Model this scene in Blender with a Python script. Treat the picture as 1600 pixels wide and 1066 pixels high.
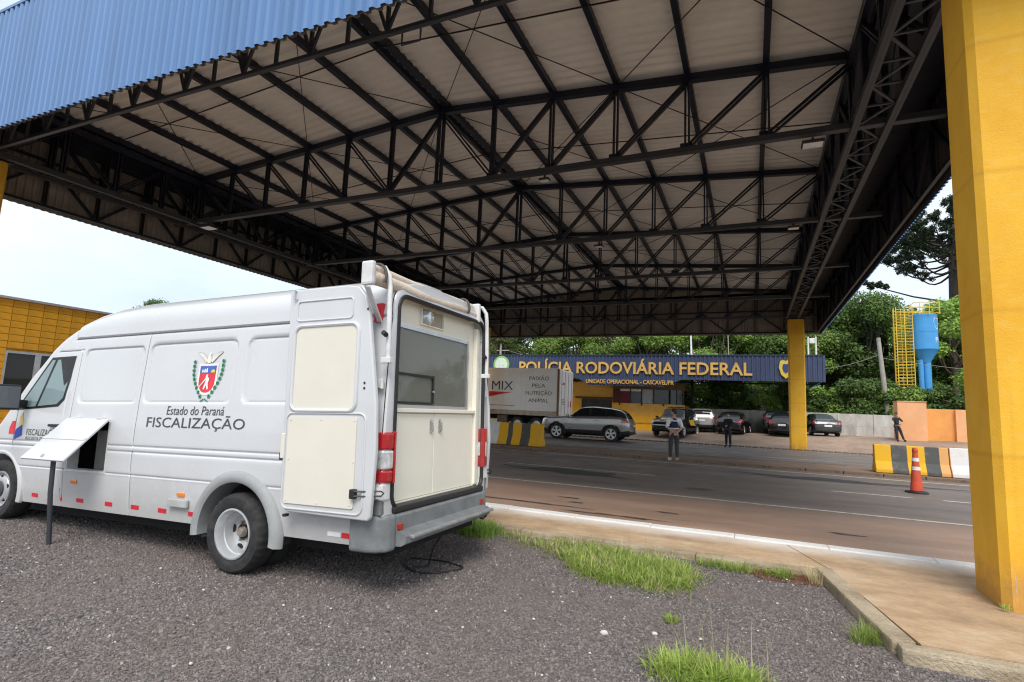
import bpy, bmesh, math, random
import numpy as np
from mathutils import Vector, Matrix

R = math.radians
random.seed(7)
RNG = np.random.default_rng(11)
SC = bpy.context.scene
COL = SC.collection
for o in list(bpy.data.objects):
    bpy.data.objects.remove(o)

# ------------------------------------------------------------------ camera
EYE = 1.5
def camera():
    pit, yaw, roll = .12417, -.418486, .043557
    cp, sp = math.cos(pit), math.sin(pit); cy, sy = math.cos(yaw), math.sin(yaw)
    fwd = Vector((sy*cp, cy*cp, sp)); right = Vector((cy, -sy, 0)); up = right.cross(fwd)
    r = right*math.cos(roll) + up*math.sin(roll); u = up*math.cos(roll) - right*math.sin(roll)
    cd = bpy.data.cameras.new('camera'); cam = bpy.data.objects.new('camera', cd); COL.objects.link(cam)
    m = Matrix.Identity(4)
    for i in range(3):
        m[i][0] = r[i]; m[i][1] = u[i]; m[i][2] = -fwd[i]
    m[2][3] = EYE
    cam.matrix_world = m
    cd.sensor_width = 36; cd.sensor_fit = 'HORIZONTAL'; cd.lens = 843.75/1600*36
    cd.clip_start = .05; cd.clip_end = 2500
    SC.camera = cam
camera()

# ------------------------------------------------------------------ sky, sun, exposure
SUN_DIR = Vector((.24, -.65, .87)).normalized()      # towards the sun (veiled by cloud)
def world():
    w = bpy.data.worlds.new('World'); SC.world = w; w.use_nodes = True
    nt = w.node_tree; nt.nodes.clear(); N = nt.nodes.new; L = nt.links.new
    out = N('ShaderNodeOutputWorld'); bg = N('ShaderNodeBackground'); bg.inputs['Strength'].default_value = .10
    sky = N('ShaderNodeTexSky'); sky.sky_type = 'NISHITA'; sky.sun_disc = False
    sky.sun_elevation = math.asin(SUN_DIR.z); sky.sun_rotation = math.atan2(SUN_DIR.x, SUN_DIR.y)
    sky.dust_density = 3.0; sky.air_density = 1.0; sky.ozone_density = 1.0
    tc = N('ShaderNodeTexCoord')
    mp = N('ShaderNodeMapping'); mp.inputs['Scale'].default_value = (1, 1, 2.6)
    L(tc.outputs['Generated'], mp.inputs['Vector'])
    nz = N('ShaderNodeTexNoise'); nz.inputs['Scale'].default_value = 2.2; nz.inputs['Detail'].default_value = 7; nz.inputs['Roughness'].default_value = .58
    L(mp.outputs['Vector'], nz.inputs['Vector'])
    rp = N('ShaderNodeValToRGB'); rp.color_ramp.elements[0].position = .36; rp.color_ramp.elements[1].position = .66
    rp.color_ramp.elements[0].color = (4.8, 5.6, 6.5, 1); rp.color_ramp.elements[1].color = (6.4, 6.8, 7.2, 1)
    L(nz.outputs['Fac'], rp.inputs['Fac'])
    mx = N('ShaderNodeMix'); mx.data_type = 'RGBA'; mx.inputs[0].default_value = .80
    L(sky.outputs['Color'], mx.inputs[6]); L(rp.outputs['Color'], mx.inputs[7])
    L(mx.outputs[2], bg.inputs['Color']); L(bg.outputs[0], out.inputs['Surface'])
world()
def sun():
    sd = bpy.data.lights.new('sun', 'SUN'); so = bpy.data.objects.new('sun', sd); COL.objects.link(so)
    sd.energy = 1.5; sd.angle = R(28); sd.color = (1, .965, .91)
    so.rotation_euler = SUN_DIR.to_track_quat('Z', 'Y').to_euler(); so.location = (10, -20, 40)
sun()
vs = SC.view_settings
vs.view_transform = 'Standard'; vs.look = 'None'; vs.exposure = .88; vs.gamma = 1; vs.use_curve_mapping = False
SC.render.engine = 'CYCLES'
SC.cycles.use_denoising = True; SC.cycles.filter_width = 1.15
SC.cycles.max_bounces = 8; SC.cycles.diffuse_bounces = 5; SC.cycles.glossy_bounces = 3; SC.cycles.transmission_bounces = 6
SC.cycles.sample_clamp_indirect = 6

# ------------------------------------------------------------------ materials
def nodes(name):
    m = bpy.data.materials.new(name); m.use_nodes = True
    nt = m.node_tree; b = nt.nodes['Principled BSDF']
    return m, nt, b, nt.nodes.new, nt.links.new
def rgb(c): return (c[0], c[1], c[2], 1)
MATS = {}
def mat(name, col, rough=.6, metal=0., var=.12, scale=6., bump=0., bscale=60., col2=None, dirt=None, spec=.5, coat=0., stretch=None, dscale=1.6, dlo=.5, dhi=.7):
    """paint, metal, concrete ...: base colour with noise variation, optional dirt patches and fine relief"""
    m, nt, b, N, L = nodes(name)
    tc = N('ShaderNodeTexCoord'); vec = tc.outputs['Object']
    if stretch:
        mp = N('ShaderNodeMapping'); mp.inputs['Scale'].default_value = stretch; L(vec, mp.inputs['Vector']); vec = mp.outputs['Vector']
    nz = N('ShaderNodeTexNoise'); nz.inputs['Scale'].default_value = scale; nz.inputs['Detail'].default_value = 6; nz.inputs['Roughness'].default_value = .65
    L(vec, nz.inputs['Vector'])
    mx = N('ShaderNodeMix'); mx.data_type = 'RGBA'
    c2 = col2 or tuple(max(0, x*(1-2*var)) for x in col)
    c1 = col if col2 else tuple(min(1, x*(1+var)) for x in col)
    mx.inputs[6].default_value = rgb(c1); mx.inputs[7].default_value = rgb(c2)
    r = N('ShaderNodeMapRange'); r.inputs[1].default_value = .3; r.inputs[2].default_value = .7
    L(nz.outputs['Fac'], r.inputs[0]); L(r.outputs[0], mx.inputs[0]); c = mx.outputs[2]
    if dirt:
        n2 = N('ShaderNodeTexNoise'); n2.inputs['Scale'].default_value = dscale; n2.inputs['Detail'].default_value = 8; n2.inputs['Roughness'].default_value = .7
        L(vec, n2.inputs['Vector'])
        r2 = N('ShaderNodeMapRange'); r2.inputs[1].default_value = dlo; r2.inputs[2].default_value = dhi; r2.inputs[4].default_value = .8
        L(n2.outputs['Fac'], r2.inputs[0])
        m2 = N('ShaderNodeMix'); m2.data_type = 'RGBA'; L(r2.outputs[0], m2.inputs[0]); L(c, m2.inputs[6]); m2.inputs[7].default_value = rgb(dirt); c = m2.outputs[2]
    L(c, b.inputs['Base Color'])
    rr = N('ShaderNodeMapRange'); rr.inputs[3].default_value = max(.02, rough-.07); rr.inputs[4].default_value = min(1, rough+.1)
    L(nz.outputs['Fac'], rr.inputs[0]); L(rr.outputs[0], b.inputs['Roughness'])
    b.inputs['Metallic'].default_value = metal; b.inputs['Specular IOR Level'].default_value = spec
    b.inputs['Coat Weight'].default_value = coat; b.inputs['Coat Roughness'].default_value = .06
    if bump:
        n3 = N('ShaderNodeTexNoise'); n3.inputs['Scale'].default_value = bscale; n3.inputs['Detail'].default_value = 4
        L(tc.outputs['Object'], n3.inputs['Vector'])
        bp = N('ShaderNodeBump'); bp.inputs['Strength'].default_value = bump; bp.inputs['Distance'].default_value = .02
        L(n3.outputs['Fac'], bp.inputs['Height']); L(bp.outputs[0], b.inputs['Normal'])
    MATS[name] = m
    return m
def glass_mat(name, col=(.8, .85, .85), dark=.0, rough=.02):
    m, nt, b, N, L = nodes(name)
    b.inputs['Base Color'].default_value = rgb(col); b.inputs['Roughness'].default_value = rough
    if dark:
        b.inputs['Specular IOR Level'].default_value = .35; b.inputs['Coat Weight'].default_value = 0
    else:
        t = N('ShaderNodeBsdfTransparent'); t.inputs['Color'].default_value = rgb(col); g = N('ShaderNodeBsdfGlossy'); g.inputs['Roughness'].default_value = rough
        fr = N('ShaderNodeFresnel'); fr.inputs['IOR'].default_value = 1.5; s = N('ShaderNodeMixShader'); L(fr.outputs[0], s.inputs[0]); L(t.outputs[0], s.inputs[1]); L(g.outputs[0], s.inputs[2]); du = N('ShaderNodeBsdfDiffuse'); du.inputs['Color'].default_value = (.62, .62, .54, 1); s2 = N('ShaderNodeMixShader'); s2.inputs[0].default_value = .20; L(s.outputs[0], s2.inputs[1]); L(du.outputs[0], s2.inputs[2]); L(s2.outputs[0], nt.nodes['Material Output'].inputs['Surface'])      # pale veil mixed in so the unlit room behind reads lighter
    MATS[name] = m
    return m
def leaf_mat(name, c1, c2, tr=.35):
    m = bpy.data.materials.new(name); m.use_nodes = True; nt = m.node_tree; nt.nodes.clear(); N = nt.nodes.new; L = nt.links.new
    out = N('ShaderNodeOutputMaterial'); geo = N('ShaderNodeNewGeometry'); oi = N('ShaderNodeObjectInfo')
    mx = N('ShaderNodeMix'); mx.data_type = 'RGBA'; mx.inputs[6].default_value = rgb(c1); mx.inputs[7].default_value = rgb(c2)
    L(geo.outputs['Random Per Island'], mx.inputs[0])
    hs = N('ShaderNodeHueSaturation'); L(mx.outputs[2], hs.inputs['Color'])
    r = N('ShaderNodeMapRange'); r.inputs[3].default_value = .75; r.inputs[4].default_value = 1.25; L(oi.outputs['Random'], r.inputs[0]); L(r.outputs[0], hs.inputs['Value'])
    d = N('ShaderNodeBsdfPrincipled'); d.inputs['Roughness'].default_value = .55; d.inputs['Specular IOR Level'].default_value = .3
    t = N('ShaderNodeBsdfTranslucent'); s = N('ShaderNodeMixShader'); s.inputs[0].default_value = tr
    L(hs.outputs[0], d.inputs['Base Color']); L(hs.outputs[0], t.inputs['Color']); L(d.outputs[0], s.inputs[1]); L(t.outputs[0], s.inputs[2]); L(s.outputs[0], out.inputs['Surface'])
    MATS[name] = m
    return m

steel = mat('dark_steel_paint', (.006, .009, .024), .45, .0, .3, 3)
steel_grey = mat('grey_steel_paint', (.045, .048, .056), .5, 0, .2, 3)
rod_m = mat('rusty_rod', (.03, .024, .024), .6, .2)
roof_m = mat('roof_sheet', (.82, .78, .72), .45, 0, .05, .9, dirt=(.70, .65, .58), dscale=.5)
liner_m = mat('fascia_back', (.30, .26, .22), .6, 0, .15, 2)
blue_m = mat('blue_fascia', (.125, .245, .47), .34, .1, .08, 1.3, stretch=(1, 1, .06), dirt=(.10, .195, .37), dscale=2.6, dlo=.55, dhi=.85)
shade_blue_m = mat('shaded_blue_fascia', (.048, .066, .13), .45, .1, .1, 1)  # blue station cladding with its shade put into the colour
def yellow_render():
    m, nt, b, N, L = nodes('yellow_render'); tc = N('ShaderNodeTexCoord'); sx = N('ShaderNodeSeparateXYZ'); L(tc.outputs['Object'], sx.inputs[0])
    def nz(sc, det, st=(1, 1, 1), ro=.65):
        mp = N('ShaderNodeMapping'); mp.inputs['Scale'].default_value = st; L(tc.outputs['Object'], mp.inputs['Vector']); n = N('ShaderNodeTexNoise'); n.inputs['Scale'].default_value = sc; n.inputs['Detail'].default_value = det; n.inputs['Roughness'].default_value = ro; L(mp.outputs[0], n.inputs['Vector']); return n.outputs['Fac']
    def mr(v, a, b_, c=0., d=1.): r = N('ShaderNodeMapRange'); r.inputs[1].default_value = a; r.inputs[2].default_value = b_; r.inputs[3].default_value = c; r.inputs[4].default_value = d; L(v, r.inputs[0]); return r.outputs[0]
    def mix(f, c1, c2):
        x = N('ShaderNodeMix'); x.data_type = 'RGBA'; L(f, x.inputs[0])
        if isinstance(c1, tuple): x.inputs[6].default_value = rgb(c1)
        else: L(c1, x.inputs[6])
        x.inputs[7].default_value = rgb(c2); return x.outputs[2]
    c = mix(mr(nz(1.4, 6, (1, 1, .6)), .35, .7), (.87, .485, .034), (.74, .36, .015))
    c = mix(mr(nz(7, 5, (1, 1, 2.2)), .50, .72, 0, .5), c, (.80, .50, .09))
    c = mix(mr(nz(3.0, 7, (3, 3, .12)), .58, .74, 0, .35), c, (.55, .29, .02))          # runs
    f = N('ShaderNodeMath'); f.operation = 'MULTIPLY_ADD'; f.inputs[1].default_value = -.9; L(nz(5, 8), f.inputs[0]); L(sx.outputs['Z'], f.inputs[2])
    c = mix(mr(f.outputs[0], -.42, -.12, .65, 0), c, (.42, .22, .08))                     # splashed soil
    c = mix(mr(nz(22, 6, (1, 1, 1), .7), .74, .78), c, (.60, .52, .42))                   # chips
    fz = N('ShaderNodeMath'); fz.operation = 'MULTIPLY_ADD'; fz.inputs[1].default_value = .05; L(nz(2, 4), fz.inputs[0]); L(sx.outputs['Z'], fz.inputs[2])
    fm = N('ShaderNodeMath'); fm.operation = 'PINGPONG'; fm.inputs[1].default_value = .61; L(fz.outputs[0], fm.inputs[0])
    c = mix(mr(fm.outputs[0], .0, .035, .42, 0), c, (.56, .29, .02))                      # form joints
    L(c, b.inputs['Base Color']); b.inputs['Roughness'].default_value = .78
    bp = N('ShaderNodeBump'); bp.inputs['Strength'].default_value = .25; bp.inputs['Distance'].default_value = .015; L(nz(70, 6, (1, 1, 1), .6), bp.inputs['Height']); L(bp.outputs[0], b.inputs['Normal'])
    return m
yel_m = yellow_render()
tile_m = mat('yellow_tile', (.86, .42, .014), .3, 0, .10, 1.3)
grout_m = mat('tile_grout', (.56, .29, .03), .9)
conc_m = mat('old_concrete', (.54, .52, .48), .9, 0, .15, 3, bump=.6, bscale=40, dirt=(.22, .20, .18), dscale=1.1, dlo=.5, dhi=.75, stretch=(1, 1, .35))
kerb_m = mat('kerb_concrete', (.44, .36, .25), .92, 0, .16, 5, bump=.8, bscale=50, dirt=(.28, .19, .11), dscale=3)
kerbw_m = mat('kerb_white_paint', (.80, .78, .75), .7, 0, .05, 6, bump=.4, bscale=50, dirt=(.62, .50, .38), dscale=3.5, dlo=.6, dhi=.85)
white_m = mat('van_white_paint', (.62, .628, .64), .25, 0, .02, 1.2, coat=.5, dirt=(.55, .55, .54), dscale=1.1, dlo=.5, dhi=.95)
def splash(m, z0, z1, col, amt):
    """road dust thrown up over the lower body, with a ragged upper edge"""
    nt = m.node_tree; N = nt.nodes.new; L = nt.links.new; b = nt.nodes['Principled BSDF']; src = b.inputs['Base Color'].links[0].from_socket
    tc = N('ShaderNodeTexCoord'); sx = N('ShaderNodeSeparateXYZ'); L(tc.outputs['Object'], sx.inputs[0]); nz = N('ShaderNodeTexNoise'); nz.inputs['Scale'].default_value = 5; nz.inputs['Detail'].default_value = 9; nz.inputs['Roughness'].default_value = .72; L(tc.outputs['Object'], nz.inputs['Vector'])
    a = N('ShaderNodeMath'); a.operation = 'MULTIPLY_ADD'; a.inputs[1].default_value = -.55; L(nz.outputs['Fac'], a.inputs[0]); L(sx.outputs['Z'], a.inputs[2])
    r = N('ShaderNodeMapRange'); r.inputs[1].default_value = z0-.27; r.inputs[2].default_value = z1-.27; r.inputs[3].default_value = amt; r.inputs[4].default_value = 0; L(a.outputs[0], r.inputs[0])
    mx = N('ShaderNodeMix'); mx.data_type = 'RGBA'; L(r.outputs[0], mx.inputs[0]); L(src, mx.inputs[6]); mx.inputs[7].default_value = rgb(col); L(mx.outputs[2], b.inputs['Base Color'])
splash(white_m, .34, .80, (.38, .35, .32), .5)
whitep_m = mat('white_plastic', (.72, .72, .71), .4)
cream_m = mat('cream_panel', (.74, .70, .60), .42, 0, .02, 3)
counter_m = mat('lightened_cream', (.88, .84, .72), .42, 0, .02, 3)  # same cream, made paler to offset the weaker light on the tail
grey_pl = mat('grey_bumper_plastic', (.20, .21, .215), .62, 0, .12, 7, bump=.2, bscale=160, dirt=(.14, .14, .14), dscale=4)
flare_m = mat('wheel_flare_plastic', (.34, .35, .35), .6, 0, .08, 5, dirt=(.25, .25, .245), dscale=3)
black_pl = mat('black_plastic', (.018, .018, .02), .5)
rubber = mat('tyre_rubber', (.028, .028, .029), .85, 0, .25, 14, bump=.2, bscale=90, dirt=(.07, .065, .06), dscale=5)
rim_m = mat('silver_steel_rim', (.62, .63, .64), .35, .55, .06, 4)
alu_m = mat('aluminium', (.62, .63, .64), .32, .9, .06)
rust_m = mat('hub_rusty', (.36, .31, .26), .6, .4, .2, 20)
red_l = mat('red_lens', (.42, .008, .012), .10, 0, .15, 30, coat=1)
red_r = mat('red_reflective_tape', (.72, .03, .045), .3, 0, .1, 40)
wht_r = mat('white_reflective_tape', (.82, .82, .82), .3)
clear_l = mat('clear_lens', (.72, .74, .74), .08, .3, .2, 22, coat=1)
amber_l = mat('amber_lens', (.85, .22, .012), .2, 0, .1, 20, coat=1)
ink_m = mat('dark_lettering', (.07, .07, .075), .5)
awn_m = mat('awning_canvas', (.72, .63, .53), .7, 0, .10, 4, bump=.3, bscale=60, dirt=(.55, .42, .30), dscale=2.5)
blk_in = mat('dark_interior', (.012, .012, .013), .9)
car_glass = glass_mat('car_glass', (.012, .015, .016), dark=1)
pane_m = glass_mat('window_pane', (.86, .9, .88))
skin_m = mat('skin', (.52, .30, .21), .55, 0, .05, 20)
hair_m = mat('dark_hair', (.022, .014, .010), .6, 0, .2, 60)
shirt_w = mat('white_shirt', (.78, .78, .78), .85, 0, .05, 8)
vest_m = mat('navy_vest', (.016, .024, .06), .8, 0, .15, 8)
navy_u = mat('navy_uniform', (.014, .017, .034), .8, 0, .2, 8)
trouser_m = mat('grey_trousers', (.06, .062, .066), .85, 0, .2, 8)
bark_m = mat('bark', (.13, .10, .075), .95, 0, .2, 3, bump=1, bscale=14)
bark_d = mat('dark_bark', (.05, .042, .036), .95, 0, .2, 3, bump=1, bscale=14)
leafA = leaf_mat('leaf_dark_green', (.07, .13, .03), (.16, .25, .065))
leafB = leaf_mat('leaf_bright_green', (.17, .29, .05), (.32, .44, .11))
leafC = leaf_mat('leaf_olive', (.11, .15, .05), (.22, .26, .10))
leafD = leaf_mat('araucaria_needles', (.022, .038, .020), (.045, .065, .03), .15)
grass_m = leaf_mat('grass_blade', (.26, .40, .06), (.56, .64, .20), .45)
straw_m = leaf_mat('dry_grass', (.44, .38, .20), (.60, .54, .32), .3)

# ------------------------------------------------------------------ mesh helpers
def link(o, parent=None):
    COL.objects.link(o)
    if parent is not None: o.parent = parent
    return o
def mesh(name, V, F, m, parent=None, smooth=False, loc=None, angle=None):
    me = bpy.data.meshes.new(name); me.from_pydata([tuple(map(float, v)) for v in V], [], [tuple(int(i) for i in f) for f in F])
    if m is not None: me.materials.append(m)
    if smooth: me.polygons.foreach_set('use_smooth', [True]*len(me.polygons))
    me.update()
    if smooth and angle is not None: me.set_sharp_from_angle(angle=R(angle))
    o = bpy.data.objects.new(name, me); link(o, parent)
    if loc is not None: o.location = loc
    return o
def thing(name, label, cat, loc=(0, 0, 0), rz=0, group=None, kind=None):
    o = bpy.data.objects.new(name, None); link(o); o.empty_display_size = .2
    o.location = loc; o.rotation_euler = (0, 0, rz)
    return tag(o, label, cat, group, kind)
def tag(o, label, cat=None, group=None, kind=None):
    o['label'] = label
    if cat: o['category'] = cat
    if group: o['group'] = group
    if kind: o['kind'] = kind
    return o
def struct(o, label=None):
    o['kind'] = 'structure'
    if label: o['label'] = label
    return o
def part(name, parent):
    o = bpy.data.objects.new(name, None); o.empty_display_size = .1
    return link(o, parent)
class MB:
    """collects pieces of ONE part"""
    def __init__(s): s.V = []; s.F = []
    def add(s, V, F):
        b = len(s.V); s.V += [tuple(v) for v in V]; s.F += [tuple(i+b for i in f) for f in F]; return s
    def box(s, x0, x1, y0, y1, z0, z1, c=0):
        if c <= 0:
            V = [(x0, y0, z0), (x1, y0, z0), (x1, y1, z0), (x0, y1, z0), (x0, y0, z1), (x1, y0, z1), (x1, y1, z1), (x0, y1, z1)]
            return s.add(V, [(3, 2, 1, 0), (4, 5, 6, 7), (0, 1, 5, 4), (1, 2, 6, 5), (2, 3, 7, 6), (3, 0, 4, 7)])
        bm = bmesh.new(); bmesh.ops.create_cube(bm, size=1)
        for v in bm.verts: v.co = ((x0+x1)/2+v.co.x*(x1-x0), (y0+y1)/2+v.co.y*(y1-y0), (z0+z1)/2+v.co.z*(z1-z0))
        bmesh.ops.bevel(bm, geom=bm.edges[:], offset=c, segments=2, profile=.6, affect='EDGES')
        bm.verts.index_update(); s.add([v.co[:] for v in bm.verts], [[v.index for v in f.verts] for f in bm.faces]); bm.free(); return s
    def tube(s, pts, r, n=10, cap=True, closed=False):
        pts = [Vector(p) for p in pts]; k = len(pts); rs = r if isinstance(r, (list, tuple)) else [r]*k
        V = []; F = []; prev = None
        for i, p in enumerate(pts):
            a = pts[i-1] if (i > 0 or closed) else p; b = pts[(i+1) % k] if (i < k-1 or closed) else p
            t = (b-a).normalized() if (b-a).length > 1e-9 else Vector((0, 0, 1))
            if prev is None:
                h = Vector((0, 0, 1)) if abs(t.z) < .9 else Vector((1, 0, 0)); u = t.cross(h).normalized()
            else:
                u = (prev - t*prev.dot(t)); u = u.normalized() if u.length > 1e-6 else t.orthogonal().normalized()
            prev = u; w = t.cross(u)
            for q in range(n):
                an = 2*math.pi*q/n; V.append(p + (u*math.cos(an) + w*math.sin(an))*rs[i])
        for i in range(k if closed else k-1):
            for q in range(n):
                j = (i+1) % k
                F.append((i*n+q, i*n+(q+1) % n, j*n+(q+1) % n, j*n+q))
        if cap and not closed: F += [tuple(range(n-1, -1, -1)), tuple((k-1)*n+q for q in range(n))]
        return s.add(V, F)
    def lathe(s, prof, origin, axis='y', n=32, sgn=1):
        """prof: (radius, along axis)"""
        V = []; F = []; o = Vector(origin)
        for r_, a in prof:
            for q in range(n):
                an = 2*math.pi*q/n; c, d = r_*math.cos(an), r_*math.sin(an)
                V.append(o + Vector({'y': (c, a*sgn, d), 'x': (a*sgn, c, d), 'z': (c, d, a)}[axis]))
        for i in range(len(prof)-1):
            for q in range(n): F.append((i*n+q, i*n+(q+1) % n, (i+1)*n+(q+1) % n, (i+1)*n+q))
        return s.add(V, F)
    def prism(s, poly, axis, a0, a1):
        """poly in the two other axes, extruded along axis from a0 to a1"""
        k = len(poly)
        def P(p, a): return {'y': (p[0], a, p[1]), 'x': (a, p[0], p[1]), 'z': (p[0], p[1], a)}[axis]
        V = [P(p, a0) for p in poly] + [P(p, a1) for p in poly]
        F = [tuple(range(k)), tuple(range(2*k-1, k-1, -1))] + [(i, i+k, (i+1) % k + k, (i+1) % k) for i in range(k)]
        return s.add(V, F)
    def build(s, name, m, parent=None, smooth=False, angle=35, loc=None):
        o = mesh(name, s.V, s.F, m, parent, smooth, loc)
        bm = bmesh.new(); bm.from_mesh(o.data); bmesh.ops.recalc_face_normals(bm, faces=bm.faces[:]); bm.to_mesh(o.data); bm.free()
        if smooth: o.data.set_sharp_from_angle(angle=R(angle))
        return o
def cyl(mb, p, q, r, n=12): return mb.tube([p, q], r, n)
def rrect(x0, x1, z0, z1, r, n=5):
    P = []
    for cx, cz, a0 in ((x1-r, z1-r, 0), (x0+r, z1-r, 90), (x0+r, z0+r, 180), (x1-r, z0+r, 270)):
        for i in range(n+1):
            a = R(a0+90*i/n); P.append((cx+r*math.cos(a), cz+r*math.sin(a)))
    return P
_unit = {}
def unit_bar(m, kind):
    key = (m.name, kind)
    if key not in _unit:
        mb = MB()
        if kind == 'solid': mb.box(-.5, .5, -.5, .5, -.5, .5)
        elif kind == 'double': mb.box(-.5, -.18, -.5, .5, -.5, .5); mb.box(.18, .5, -.5, .5, -.5, .5)
        elif kind == 'channel':
            mb.box(-.5, .5, .42, .5, -.5, .5); mb.box(-.5, .5, -.5, -.42, -.5, .5); mb.box(-.5, -.4, -.42, .42, -.5, .5)
        me = bpy.data.meshes.new(kind+'_bar'); me.from_pydata(mb.V, [], mb.F); me.materials.append(m); me.update()
        _unit[key] = me
    return _unit[key]
def bar(name, parent, p, q, w, d, m, kind='solid', side=(0, 1, 0)):
    """bar from p to q; w across (in the plane), d along 'side'"""
    p, q = Vector(p), Vector(q); z = (q-p); ln = z.length; z.normalize()
    y = Vector(side); y = (y - z*y.dot(z))
    if y.length < 1e-4: y = z.orthogonal()
    y.normalize(); x = y.cross(z)
    o = bpy.data.objects.new(name, unit_bar(m, kind)); link(o, parent)
    M = Matrix.Identity(4); c = (p+q)/2
    for i in range(3): M[i][0] = x[i]*w; M[i][1] = y[i]*d; M[i][2] = z[i]*ln; M[i][3] = c[i]
    o.matrix_basis = M
    return o
def text_mesh(body, size, bold=0., shear=0., ext=0., width=None, space=1.0):
    """lettering as mesh data in its own xy-plane: (verts, faces), origin at lower left; width stretches to a given length"""
    c = bpy.data.curves.new('t', 'FONT'); c.body = body; c.size = size; c.offset = bold; c.shear = shear; c.extrude = ext; c.space_character = space; c.resolution_u = 3
    o = bpy.data.objects.new('t', c); COL.objects.link(o)
    dg = bpy.context.evaluated_depsgraph_get(); dg.update()
    me = bpy.data.meshes.new_from_object(o.evaluated_get(dg))
    V = np.array([v.co[:] for v in me.vertices]); F = [tuple(p.vertices) for p in me.polygons]
    bpy.data.objects.remove(o); bpy.data.curves.remove(c); bpy.data.meshes.remove(me)
    V[:, 0] -= V[:, 0].min()
    if width: V[:, 0] *= width/V[:, 0].max()
    return V, F
def sstep(a, b, x):
    t = np.clip((x-a)/(b-a), 0, 1); return t*t*(3-2*t)
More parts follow.
